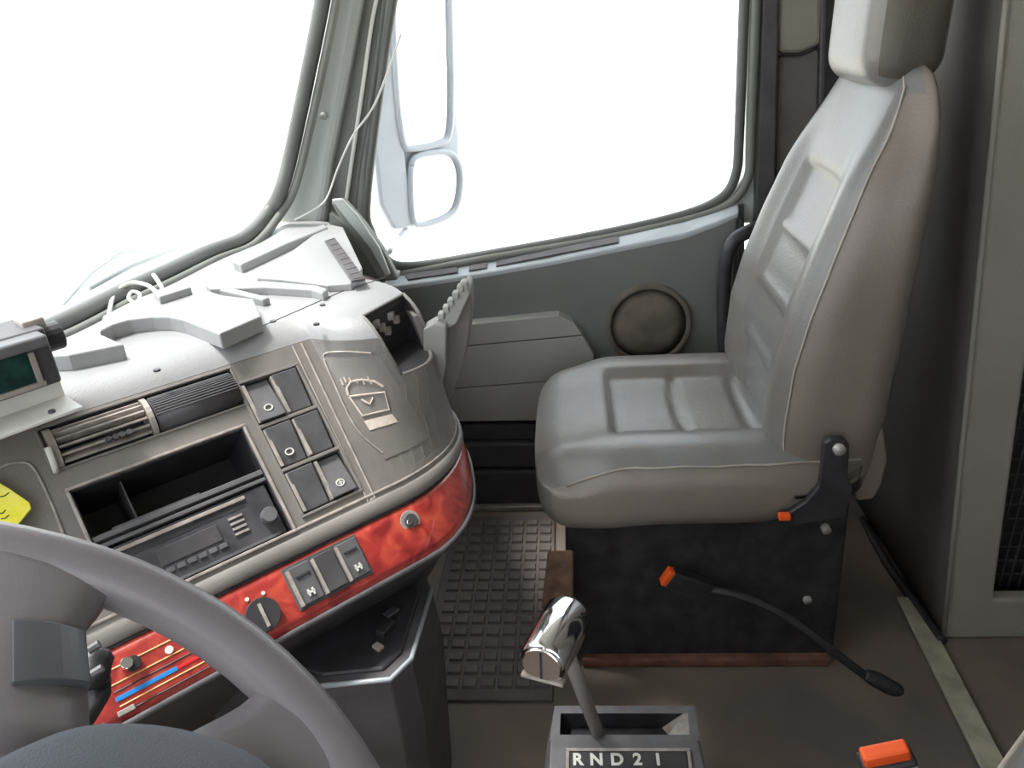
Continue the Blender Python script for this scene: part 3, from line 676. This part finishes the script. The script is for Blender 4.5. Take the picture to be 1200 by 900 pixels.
for u, ma, w_ in ((.003, 'edge_wear', .008), (.114, 'edge_wear', .007)):
    m = M(); m.loft([[barrel(u, -1.3+j*.26, .029) for j in range(11)]+[DP(u, .013, -.03)], [barrel(u+w_, -1.3+j*.26, .029) for j in range(11)]+[DP(u+w_, .013, -.03)]]); obj('barrel_end', m, ma, vt, bevel=.0008)
m = M(); m.tube([barrel(.0, -1.1+j*.2, .033) for j in range(6)], .0035, 8); obj('end_highlight', m, 'white_paint', vt, smooth=True, label='pale highlight modelled on the end of the vent barrel')  # white tube stands in for a highlight on the barrel end
m = M(); m.loft([[barrel(.123, -1.35+j*.2, .026) for j in range(14)], [barrel(.232, -1.35+j*.2, .026) for j in range(14)]], closed=False); obj('closed_barrel', m, 'dark_plastic', vt, smooth=True, solid=.003)
for k in range(10):
    a = -.2+k*.14; m = M(); m.tube([barrel(.124, a, .0265), barrel(.231, a, .0265)], .0009, 5); obj('barrel_rib', m, 'dark_plastic', vt)
m = M(); [m.cyl(DP(.062+.008*k, -.004, .014), DP(.062+.008*k, -.004, .021), .0035, 10) for k in range(4)]; obj('thumb_tab', m, 'dark_plastic', vt)
m = M(); dframe(m, -.004, .238, -.016, .044, .003, -.002, .003); obj('vent_bezel', m, 'dash_plastic', vt, bevel=.001)
# radio bay
by = root('radio_bay', (0, 0, 0)); by.parent = dash
m = M(); dframe(m, .000, .220, -.200, -.039, .004, -.004, .004); obj('bay_bezel', m, 'edge_wear', by, bevel=.0012)
m = M()
dbox(m, .004, .216, -.105, -.043, -.122, -.118); dbox(m, .004, .216, -.045, -.043, -.12, -.002); dbox(m, .004, .006, -.196, -.043, -.12, -.002); dbox(m, .214, .216, -.196, -.043, -.12, -.002); dbox(m, .004, .216, -.107, -.104, -.12, -.004)
obj('cubby_box', m, 'black_plastic', by)
m = M(); dbox(m, .060, .062, -.104, -.045, -.118, -.03); obj('cubby_rib', m, 'dark_plastic', by)
m = M(); dbox(m, .030, .135, -.1035, -.100, -.06, -.012); obj('cubby_ledge', m, 'button_plastic', by)
m = M(); dbox(m, .006, .214, -.112, -.105, -.02, 0); dbox(m, .006, .214, -.121, -.116, -.02, -.001); obj('bay_rail', m, 'button_plastic', by, bevel=.001)
m = M(); dbox(m, .006, .214, -.116, -.112, -.02, -.008); obj('bay_slot', m, 'black_plastic', by)
rad = root('cassette_radio', DP(.11, -.157, -.05), 'worn black cassette radio slotted in the dash under the empty cubby', 'radio')
m = M(); dbox(m, .010, .210, -.194, -.124, -.09, -.004); obj('radio_body', m, 'radio_face', rad, bevel=.002)
m = M(); dbox(m, .018, .180, -.133, -.128, -.006, -.001); obj('cassette_lip', m, 'edge_wear', rad, bevel=.0008)
m = M(); dbox(m, .020, .176, -.142, -.135, -.006, -.0035); obj('cassette_slot', m, 'black_plastic', rad)
m = M(); dbox(m, .060, .135, -.170, -.148, -.006, -.0025); obj('radio_display', m, 'dark_plastic', rad, bevel=.001)
for k in range(6):
    m = M(); dbox(m, .062+.013*k, .072+.013*k, -.180, -.174, -.006, -.0015); obj('preset_button', m, 'button_plastic', rad, bevel=.0006)
for u in (.034, .196):
    c = DP(u, -.166, 0); m = M(); m.cyl(c-N_*.006, c+N_*.010, .010, 20); obj('radio_knob', m, 'button_plastic', rad, smooth=False, bevel=.001)
for k in range(4):
    m = M(); dbox(m, .150, .168, -.172+.007*k, -.169+.007*k, -.006, -.0015); obj('tuner_button', m, 'edge_wear', rad)
m = M(); dbox(m, .030, .200, -.1935, -.190, -.006, -.001); obj('lower_lip', m, 'button_plastic', rad)
# switch modules
sw = root('switch_panel', (0, 0, 0)); sw.parent = dash
m = M(); dbox(m, .234, .324, -.186, .018, -.03, -.026); obj('switch_well', m, 'black_plastic', sw)
m = M(); dframe(m, .233, .325, -.188, .019, .004, -.01, .003); dbox(m, .236, .322, -.054, -.049, -.02, .003); dbox(m, .236, .322, -.121, -.116, -.02, .003); obj('switch_bezel', m, 'dash_plastic', sw, bevel=.001)
def rocker(u0, u1, v0, v1, up, parent, icon=None, name='rocker_switch'):
    m = M(); h0, h1 = (-.004, .006) if up else (.006, -.004)
    m.hexa([DP(u0, v0, -.024), DP(u1, v0, -.024), DP(u1, v1, -.024), DP(u0, v1, -.024), DP(u0, v0, h0), DP(u1, v0, h0), DP(u1, v1, h1), DP(u0, v1, h1)])
    obj(name, m, 'button_plastic', parent, bevel=.0015)
    m = M(); m.hexa([DP(u0-.002, v0, -.02), DP(u0+.003, v0, -.02), DP(u0+.003, v1, -.02), DP(u0-.002, v1, -.02), DP(u0-.002, v0, .003), DP(u0+.003, v0, .003), DP(u0+.003, v1, .003), DP(u0-.002, v1, .003)]); obj('worn_edge', m, 'edge_wear', parent, bevel=.0006)
    if icon:
        c = DP((u0+u1)/2, v0+.016, h0+(h1-h0)*.25+.0008)
        m = M()
        for k in range(14):
            a, b = 2*math.pi*k/14, 2*math.pi*(k+1)/14
            m.tube([c+E_*math.cos(a)*.0055+V_*math.sin(a)*.0045, c+E_*math.cos(b)*.0055+V_*math.sin(b)*.0045], .0011, 5)
        if icon == 2: m.box(c, (.006, .002, .0015), (E_, V_, N_)); m.box(c, (.002, .006, .0015), (E_, V_, N_))
        obj('switch_symbol', m, 'white_paint', parent)
rocker(.240, .277, -.046, .012, False, sw, 1); 
rocker(.282, .318, -.046, .012, True, sw)
rocker(.240, .277, -.113, -.057, True, sw, 1); rocker(.282, .318, -.113, -.057, True, sw)
rocker(.240, .277, -.181, -.124, True, sw); rocker(.282, .318, -.181, -.124, False, sw, 2)
# groove between stack and end pod, recessed airbag-style cover with worn pictogram
m = M(); m.tube([DP(.345, .046, .0008), DP(.341, -.05, .0008), DP(.335, -.205, .0008)], .0016, 6); m.tube([DP(.331, .046, .0005), DP(.328, -.05, .0005), DP(.324, -.205, .0005)], .0012, 6); obj('face_seam', m, 'edge_wear', dash)
cv = root('cover_panel', (0, 0, 0)); cv.parent = dash
def cover_ring(k): return [DP(u, v, .0012) for u, v in k]
ck = [(.372, -.150), (.358, -.10), (.362, -.02), (.368, .010), (.378, .022), (.400, .026), (.420, .020)]
m = M(); m.tube(spline(cover_ring(ck), 4), .0016, 6); obj('cover_edge', m, 'edge_wear', cv)
ug = [.370+.0055*k for k in range(11)]; vg = [-.16+.0175*k for k in range(11)]
m = dgrid(ug, vg, h=.0015); obj('cover_plate', m, 'dash_plastic', cv, smooth=True)
def dline(m, pts, r=.0012): m.tube([DP(u, v, .0028) for u, v in pts], r, 5)
m = M()
dline(m, [(.372, -.052), (.376, -.040), (.386, -.030), (.398, -.028), (.408, -.034), (.412, -.046)], .0018)
for k in range(6): dline(m, [(.374+.006*k, -.034+.004*math.sin(k)), (.375+.006*k, -.024+.003*math.sin(k*1.3))], .0014)
dline(m, [(.372, -.054), (.374, -.088), (.404, -.088), (.410, -.056), (.372, -.054)], .0015)
dline(m, [(.384, -.062), (.390, -.072), (.397, -.062)], .0016)
m2 = M(); us2 = [.372+.008*k for k in range(5)]; m2 = dgrid(us2, [-.112, -.104, -.096], h=.0026)
obj('worn_pictogram', m, 'worn_white', cv); obj('worn_label', m2, 'worn_white', cv, label='pale rectangular label below the pictogram')
# open cavity at the end of the pod
cvt = root('open_cavity', (0, 0, 0)); cvt.parent = dash
cu = [CU0+(CU1-CU0)*k/8 for k in range(9)]
A_, B_ = dA[-1], dB[0]; dn = V((0, 0, -.075)); fl_v = [DP(u, CV0, -.004) for u in cu]
m = M(); m.add([A_, B_, B_+dn, A_+dn], [(0, 1, 2, 3)]); m.add([A_+dn, B_+dn]+fl_v[::-1], [tuple(range(2+len(fl_v)))])
m.add([B_, DP(CU1, .048, -.003), DP(CU1, CV0, -.004), B_+dn], [(0, 1, 2, 3)]); m.add([A_, DP(CU0, .048, -.003), DP(CU0, CV0, -.004), A_+dn], [(0, 1, 2, 3)]); obj('cavity_liner', m, 'black_plastic', cvt)
m = M(); m.tube(bez(DP(CU1, .048))[::-1]+[DP(CU1, .02, .001), DP(CU1, CV0, .001)]+[p+V((0, 0, .001)) for p in fl_v[::-1]][1:], .003, 8); obj('cavity_rim', m, 'dash_plastic', cvt, smooth=True)
m = M(); m.tube([DP(CU0, CV0, .001), DP(CU0, .048, .001)]+bez(DP(CU0, .048))[1:]+[B_], .0022, 8); obj('cavity_rim', m, 'dash_plastic', cvt, smooth=True)
m = M(); [m.box(A_.lerp(B_, .12+.12*k)+V((.012, -.006, -.022-.010*(k % 3))), (.010, .012, .012)) for k in range(5)]; obj('latch_remains', m, 'edge_wear', cvt, bevel=.001)
# lower lip above the trim, wood trim
def band(v0, v1, h, uu, ma, name, parent, vend=None, n=3):
    m = M(); rings = []
    for u in uu:
        f = sm(U1, U1+.22, u); a = v0+((vend[0]-v0)*f if vend else 0); b = v1+((vend[1]-v1)*f if vend else 0)
        rings.append([DP(u, a, 0), DP(u, a, h*.6), DP(u, a+(b-a)*.15, h), DP(u, b-(b-a)*.15, h), DP(u, b, h*.6), DP(u, b, 0)])
    m.loft(rings); return obj(name, m, ma, parent, smooth=True, bevel=0)
ul = [-.14, -.05, .05, .15, .25, .32, U1]+[U1+.012*k for k in range(1, 25)]
band(-.228, -.206, .008, ul, 'dash_plastic', 'lower_lip', dash)
band(-.200, -.196, .002, ul, 'edge_wear', 'lip_line', dash)
wt = band(-.308, -.231, .0045, ul, 'wood', 'wood_trim', dash, vend=(-.292, -.228))
band(-.316, -.308, .007, ul, 'dark_plastic', 'trim_lower_edge', dash, vend=(-.300, -.292))
m = M(); m.tube([DP(u, -.2305, .003) for u in ul], .0016, 6); obj('trim_gap', m, 'black_plastic', dash, smooth=True)
def tbox(u0, u1, v0, v1, h0, h1, ma, name, bevel=.001):
    m = M(); dbox(m, u0, u1, v0, v1, h0, h1); return obj(name, m, ma, wt, bevel=bevel)
tbox(.178, .284, -.294, -.236, .003, .006, 'dark_plastic', 'switch_plate', .002)
for u, ic in ((.182, 1), (.216, 0), (.250, 2)):
    m = M(); h0, h1 = ((.009, .013) if ic else (.011, .011)); m.hexa([DP(u, -.290, .004), DP(u+.031, -.290, .004), DP(u+.031, -.240, .004), DP(u, -.240, .004), DP(u, -.290, h0), DP(u+.031, -.290, h0), DP(u+.031, -.240, h1), DP(u, -.240, h1)])
    obj('rocker_switch', m, 'button_plastic' if ic else 'dark_plastic', wt, bevel=.0015)
    m = M(); dbox(m, u-.001, u+.003, -.290, -.242, .006, .0128); obj('worn_edge', m, 'edge_wear', wt)
    if ic:
        tbox(u+.007, u+.026, -.256, -.253, .010, .0135, 'black_plastic', 'indicator_slot', .0003)
        m = M(); m.box(DP(u+.017, -.278, .0115), (.010, .003, .001), (E_, V_, N_)); m.box(DP(u+.014, -.278, .0115), (.0025, .009, .001), (E_, V_, N_)); m.box(DP(u+.020, -.278, .0115), (.0025, .009, .001), (E_, V_, N_)); obj('switch_symbol', m, 'white_paint', wt)
def knob(u, v, r, h, ma, name, parent, h0=.003, seg=22, bevel=.001):
    m = M(); m.cyl(DP(u, v, h0), DP(u, v, h0+h), r, seg); return obj(name, m, ma, parent, bevel=bevel)
knob(.362, -.254, .015, .002, 'edge_wear', 'socket_ring', wt); knob(.362, -.254, .010, .005, 'dark_plastic', 'cigarette_lighter', wt); knob(.360, -.256, .004, .007, 'chrome', 'lighter_button', wt)
knob(.136, -.276, .021, .010, 'black_plastic', 'rotary_knob', wt); tbox(.134, .138, -.292, -.262, .012, .016, 'edge_wear', 'knob_pointer', .0005)
knob(.128, -.250, .0025, .003, 'white_paint', 'dial_dot', wt, bevel=0); knob(.148, -.252, .0025, .003, 'white_paint', 'dial_dot', wt, bevel=0)
# heater control lines and slides at the driver's end
for v, ma in ((-.252, 'led_amber'), (-.268, 'led_amber'), (-.276, 'black_plastic'), (-.292, 'led_amber'), (-.300, 'black_plastic')):
    m = M(); m.tube([DP(-.045 if v > -.26 else -.035, v, .0048), DP(.075, v, .0048)], .0009, 5); obj('control_line', m, ma, wt)
tbox(-.036, .030, -.2865, -.2815, .0045, .0058, 'blue_paint', 'blue_scale', .0005)
tbox(.030, .085, -.2860, -.2825, .0045, .0056, 'red_paint', 'red_scale', .0005)
tbox(-.040, -.022, -.302, -.296, .0045, .008, 'edge_wear', 'slide_knob', .001)
knob(-.008, -.257, .0085, .010, 'black_plastic', 'push_knob', wt); knob(-.014, -.255, .0065, .024, 'chrome', 'push_button', wt)
knob(.030, -.2615, .0045, .004, 'white_paint', 'dial_mark', wt, bevel=0); tbox(.034, .046, -.243, -.239, .0045, .006, 'white_paint', 'dial_mark')
# screw and rust mark where lip meets pod
knob(.330, -.206, .004, .006, 'edge_wear', 'trim_screw', dash, h0=0)
# skirt below the trim
m = M(); rings = []
for u in ul:
    f = sm(U1, U1+.22, u); a = DP(u, -.312+.012*f, 0); rings.append([a, a+INW*.02+V((0, 0, -.03)), a+INW*.05+V((0, 0, -.06)), a+INW*.16+V((0, 0, -.22)), a+INW*.2+V((0, 0, -.22))])
m.loft(rings, closed=False); obj('knee_panel', m, 'dark_plastic', dash, smooth=True)
m = M(); c = DP(-.10, -.18, .012); ylo = [udp(x, y, .014) for x, y in [(-30, 566), (0, 567), (12, 574), (35, 590), (37, 597), (14, 625), (6, 650), (-30, 660)]]
ypts = [DP(u, v, .014) for u, v in ylo]; m.prism(ypts, N_*.004)
yt = obj('yellow_tag', m, 'yellow', bevel=.001); tag(yt, 'bright yellow plastic tag hanging at the left edge of the dash face', 'tag')
for (x, y, s_) in ((6, 606, .004), (5, 580, .005), (3, 600, .003)):
    u, v = udp(x, y, .019); m = M(); m.tube([DP(u-s_, v, .0185), DP(u, v-.001, .0185), DP(u+s_, v+.001, .0185)], .0006, 5); obj('ink_stroke', m, 'ink', yt)
m = M(); m.tube(spline([DP(u, v, .001) for u, v in [udp(-10, 558), udp(0, 549), udp(16, 543), udp(38, 547), udp(60, 590), udp(75, 628)]], 5), .0018, 6); obj('panel_rib', m, 'edge_wear', dash, smooth=True)

# open flap beside the pod
fl = root('open_flap', PX(515, 500, 1.13), 'grey plastic dash flap hanging open between the dash end and the door', 'flap')
def fslab(px, X0, th, ma, name, bevel=.004):
    m = M(); m.prism([PX(x, y, X0) for x, y in px], (th, .0, 0)); return obj(name, m, ma, fl, bevel=bevel)
fslab([(546, 330), (551, 336), (553, 360), (549, 400), (540, 440), (524, 478), (515, 487), (512, 482), (522, 430), (524, 372)], 1.135, .045, 'dash_plastic', 'flap_skin')
fslab([(496, 386), (508, 379), (523, 382), (522, 430), (512, 474), (503, 472), (488, 448), (478, 428), (478, 420), (496, 417)], 1.10, .035, 'door_light', 'flap_frame', .003)
fslab([(540, 330), (547, 330), (551, 345), (535, 380), (520, 388), (518, 376), (530, 350)], 1.115, .02, 'door_light', 'flap_hinge', .003)
for k in range(6):
    c = PX(512+5.6*k, 377-8*k, 1.12); m = M(); m.box(c, (.018, .010, .010)); obj('hinge_tooth', m, 'door_light', fl, bevel=.002)

# lower storage box
st = root('storage_box', (.78, .30, ZF), 'glossy black plastic storage box under the dash with a small catch on its lid', 'box')
tp = [PZ(x, y, .45) for x, y in [(497, 668), (506, 690), (482, 772), (457, 796), (372, 804), (330, 790)]]+[V((.74, .50, .45)), V((1.0, .42, .45))]
mid_ = [p+V((0, 0, -.03)) for p in tp]; cT = sum(tp, V((0, 0, 0)))/len(tp)
lo = [cT+(p-cT)*1.06+V((0, 0, -.10)) for p in tp]; lo2 = [cT+(p-cT)*.95+V((0, 0, -.37)) for p in tp]
m = M(); m.loft([[cT+(p-cT)*.97 for p in tp], tp, lo, lo2]); obj('box_body', m, 'dark_plastic', st, bevel=.007)
m = M(); m.loft([[cT+(p-cT)*.86+V((0, 0, .0)) for p in tp], [cT+(p-cT)*.84+V((0, 0, .005)) for p in tp]]); obj('box_lid', m, 'black_plastic', st, bevel=.003)
m = M(); m.tube([cT+(p-cT)*1.0+V((0, 0, -.0005)) for p in tp[1:5]], .0036, 8); obj('lid_edge_highlight', m, 'ledge', st, smooth=True)  # pale tube puts the glossy edge highlight into the colour
c = PZ(458, 718, .462); m = M(); m.box(c, (.022, .012, .006), (V((.8, -.6, 0)), V((.6, .8, 0)), V((0, 0, 1)))); obj('chrome_catch', m, 'chrome', st, bevel=.001)
c = PZ(452, 736, .458); m = M(); m.box(c, (.030, .016, .012), (V((.9, -.4, 0)), V((.4, .9, 0)), V((0, 0, 1)))); obj('catch_lever', m, 'black_plastic', st, bevel=.003)
c = PZ(443, 758, .458); m = M(); m.box(c, (.010, .014, .005), (V((.8, -.6, 0)), V((.6, .8, 0)), V((0, 0, 1)))); obj('catch_plate', m, 'edge_wear', st, bevel=.001)

# display unit standing on the dash
du = root('dash_monitor', PZ(40, 468, ZT), 'boxy dark monitor with a green screen mounted at the left end of the dash top', 'monitor')
Hn = V((-math.sin(R_(38)), -math.cos(R_(38)), 0)); Hx = V((math.cos(R_(38)), -math.sin(R_(38)), 0)); Zu = V((0, 0, 1))
P0 = PZ(74, 447, ZT+.028)
def mon(x, z, d=0): return P0+Hx*x+Zu*z+Hn*d
def mb(m, x0, x1, z0, z1, d0, d1): return m.hexa([mon(x0, z0, d0), mon(x1, z0, d0), mon(x1, z1, d0), mon(x0, z1, d0), mon(x0, z0, d1), mon(x1, z0, d1), mon(x1, z1, d1), mon(x0, z1, d1)])
m = M(); mb(m, -.20, .0, .0, .068, -.07, 0); obj('monitor_case', m, 'dark_plastic', du, bevel=.004)
m = M(); mb(m, -.20, -.006, .052, .066, -.06, .022); obj('monitor_visor', m, 'button_plastic', du, bevel=.004)
m = M(); mb(m, -.19, -.026, .010, .046, -.002, .0025); obj('screen', m, 'display_green', du)
m = M(); mb(m, -.195, -.018, .004, .010, -.002, .006); mb(m, -.026, -.020, .008, .046, -.002, .006); obj('screen_bezel', m, 'edge_wear', du, bevel=.001)
m = M(); m.cyl(mon(.0, .046, -.03), mon(.022, .046, -.03), .017, 18); obj('clamp_knob', m, 'black_plastic', du, bevel=.002)
m = M(); mb(m, -.016, .008, .058, .074, -.05, -.02); obj('mount_clip', m, 'edge_wear', du, bevel=.002)
m = M(); mb(m, -.20, .004, -.030, -.026, -.06, .028); mb(m, -.20, .004, -.028, .002, -.030, -.026); obj('mount_plate', m, 'white_paint', du, bevel=.001)
m = M(); m.cyl(mon(-.025, -.026, .014), mon(-.025, -.023, .014), .004, 10); obj('mount_screw', m, 'dark_plastic', du)

# coiled cable on the dash by the glass
m = M()
m.tube(spline([PZ(x, y, ZT+h) for x, y, h in [(127, 372, .004), (134, 345, .018), (152, 332, .026), (172, 334, .026), (186, 344, .02), (190, 338, .02), (180, 322, .03)]], 6), .0035, 8)
m.tube(spline([PZ(x, y, ZT+h) for x, y, h in [(146, 366, .01), (160, 356, .014), (164, 345, .018), (155, 342, .018), (151, 350, .014), (162, 356, .01), (172, 350, .01)]], 6), .0030, 8)
tag(obj('cable_loop', m, 'cable_white', smooth=True), 'loop of white cable lying on the dash top against the windscreen', 'cable')

# ------------------------------------------------------------------ steering wheel
wc = V((.113, .261, .921)); tw = R_(30); wn = V((0, -math.sin(tw), math.cos(tw))); wa = V((1, 0, 0)); wb = wn.cross(wa)
def W(a, b, h=0): return wc+wa*a+wb*b+wn*h
sw_ = root('steering_wheel', W(0, 0, -.05), 'large dark grey four-spoke steering wheel cropped at the bottom left', 'steering wheel')
m = M(); rings = []
for k in range(72):
    t = 2*math.pi*k/72; rr = V((math.cos(t), math.sin(t))); ring_ = []
    for j in range(14):
        q = 2*math.pi*j/14; r = .2255+.0155*math.cos(q); ring_.append(W(r*rr.x, r*rr.y, .0165*math.sin(q)))
    rings.append(ring_)
m.loft(rings+[rings[0]], caps=False); obj('rim', m, 'wheel_plastic', sw_, smooth=True)
def spoke(pl, pr, rl, rr_, mirror):
    s_ = -1 if mirror else 1
    def P(p, h): return W(p[0]*s_, p[1], h)
    rings = []
    for i in range(9):
        t = i/8; a = [pl[k]+(rl[k]-pl[k])*t for k in (0, 1)]; b = [pr[k]+(rr_[k]-pr[k])*t for k in (0, 1)]
        flare = .016*(sm(.6, 1, t)**2)
        dx_, dy_ = b[0]-a[0], b[1]-a[1]; ln = math.hypot(dx_, dy_); dx_ /= ln; dy_ /= ln
        a = (a[0]-dx_*flare, a[1]-dy_*flare); b = (b[0]+dx_*flare, b[1]+dy_*flare); row = []
        for j in range(7):
            f = j/6; qx, qy = a[0]+(b[0]-a[0])*f, a[1]+(b[1]-a[1])*f; kk = 1+(.221/math.hypot(qx, qy)-1)*sm(.72, 1, t); row.append(P((qx*kk, qy*kk), -.007+.006*sm(.45, 1, t)+.013*math.sin(math.pi*(.10+.80*f))**.7))
        for j in range(6, -1, -1):
            f = j/6; row.append(P((a[0]+(b[0]-a[0])*f, a[1]+(b[1]-a[1])*f), -.010))
        rings.append(row)
    m = M(); m.loft(rings); return obj('spoke', m, 'wheel_plastic', sw_, smooth=True)
for mi in (False, True):
    spoke((.095, .050), (.128, -.035), (.186, .100), (.213, .020), mi)
    spoke((.14, -.060), (.105, -.12), (.202, -.105), (.150, -.165), mi)
# insert plate clipped over the upper right spoke
for s_ in (1, -1):
    top_, bot_ = [], []
    for t in (0, .25, .5, .75, 1):
        a = (.1405+(.171-.1405)*t, .013+(.033-.013)*t); b = (.1585+(.1862-.1585)*t, -.0165+(.002+.0165)*t)
        top_.append([W(s_*(a[0]+(b[0]-a[0])*j/8), a[1]+(b[1]-a[1])*j/8, -.002+.0115*math.sin(math.pi*(.40+.52*j/8))**.7) for j in range(9)])
        bot_.append([W(s_*(a[0]+(b[0]-a[0])*j/8), a[1]+(b[1]-a[1])*j/8, -.006) for j in range(9)])
    rings = [r+q[::-1] for r, q in zip(top_, bot_)]
    m = M(); m.loft(rings); obj('spoke_cover', m, 'wheel_insert', sw_, bevel=.0008)
# centre pad
half_ = [(.0, .012), (.05, .009), (.09, .000), (.112, -.012), (.129, -.028), (.141, -.054), (.146, -.084), (.142, -.115), (.118, -.142), (.06, -.155), (0, -.158)]
out_ = half_+[(-x, y) for x, y in half_[-2:0:-1]]
op = spline([V((x, y, 0)) for x, y in out_], 4, closed=True); cc = V((0, -.05, 0))
m = M(); m.loft([[W(*(cc+(p-cc)*k).xy, h) for p in op] for k, h in ((.94, -.02), (1.0, .0), (1.0, .012), (.975, .019), (.92, .023), (.75, .026), (.4, .029), (.02, .030))]); obj('horn_pad', m, 'wheel_pad', sw_, smooth=True)
m = M(); m.tube([W(0, -.04, -.02), wc+V((0, .16, -.22)), wc+V((0, .30, -.42))], [.05, .055, .06], 20); obj('steering_column', m, 'dark_plastic', sw_, smooth=True)
# stalk behind the wheel
m = M(); s0 = W(.06, .02, -.045); s1 = PX(112, 800, .40); s2 = PX(112, 765, .42)
m.tube(spline([wc+V((.03, .06, -.09)), PX(100, 835, .36), PX(106, 800, .38), PX(112, 765, .40)], 4), [.009]*6+[.010, .011, .012, .012, .012, .013, .010][:7], 12); ls = obj('control_stalk', m, 'black_plastic', smooth=True); tag(ls, 'black control stalk sticking out behind the steering wheel', 'stalk')
m = M()
for x, y in ((104, 762), (108, 790)):
    c = PX(x, y, .375); m.tube([c, c+V((.004, -.006, .002))], .003, 8)
obj('stalk_mark', m, 'button_plastic', ls)

# ------------------------------------------------------------------ outside mirror and wiper
mr = root('door_mirror', PX(500, 200, 2.2), 'tall pale door mirror with two glasses outside the passenger window', 'mirror')
XM = 2.15
MN = V((-.62, -.78, .0)).normalized(); MD = MN.dot(V((2.12, .36, .9)))
def mring(px): return [hit(x, y, MN, MD) for x, y in px]
m = M(); o_ = [(444, -90), (452, 60), (462, 130), (468, 200), (476, 268), (440, 276), (432, 240), (436, 160), (448, 60), (438, -90)]
m.prism(mring([(452, -90), (460, -30), (464, 60), (470, 130), (478, 200), (488, 266), (462, 270), (446, 240), (438, 170), (444, 100), (450, 0), (444, -90)]), -MN*.05); obj('mirror_housing', m, 'mirror_shell', mr, bevel=.01)
outl = [(456, -90), (534, -90), (532, 0), (536, 100), (542, 160), (544, 215), (534, 248), (512, 262), (486, 266), (478, 230), (470, 150), (458, 60)]
m = M(); m.prism([p-MN*.014 for p in mring(outl)], -MN*.03); obj('mirror_back', m, 'mirror_shell', mr, bevel=.006)
def frame(px, t, nm):
    p = spline(mring(px), 4, closed=True); m = M(); m.tube(p+[p[0]], t, 8); obj(nm, m, 'mirror_shell', mr, smooth=True)
U_ = [(462, -90), (524, -90), (527, 0), (529, 100), (527, 155), (515, 168), (484, 174), (472, 165), (464, 100), (460, 0)]
L2 = [(482, 195), (492, 182), (520, 178), (534, 186), (540, 210), (534, 244), (515, 258), (488, 263), (482, 240)]
frame(U_, .009, 'mirror_rim'); frame(L2, .009, 'mirror_rim')
for q in (U_, L2):
    m = M(); m.prism([p-MN*.003 for p in mring(q)], -MN*.008); obj('mirror_glass', m, 'mirror_glass', mr)
m = M(); m.tube(spline([PX(455, 295, 1.85), PX(470, 276, 2.0), PX(482, 262, 2.16)], 5), .009, 10); obj('mirror_arm', m, 'mirror_shell', mr, smooth=True)

wp = root('wiper', PZ(180, 310, .83), 'faint pale windscreen wiper resting outside the glass', 'wiper')
nW = V((.15, 1, 0)); 
m = M(); m.tube([PY(x, y, .93) for x, y in [(104, 338), (150, 312), (200, 292), (262, 278), (300, 270)]], [.006, .008, .008, .006, .004], 8); obj('wiper_blade', m, 'wiper_paint', wp, smooth=True)
m = M(); m.tube([V((PY(64, 366, .95).x-.02, .862, .80))]+[PY(x, y, .95) for x, y in [(64, 366), (84, 345), (106, 320), (140, 296), (180, 290)]], [.007, .006, .005, .004, .004, .003], 8); obj('wiper_arm', m, 'wiper_paint', wp, smooth=True)

# ------------------------------------------------------------------ put the cab floor at z = 0
bpy.context.view_layer.update()
for o in S.objects:
    if o.parent is None: o.location.z -= ZF
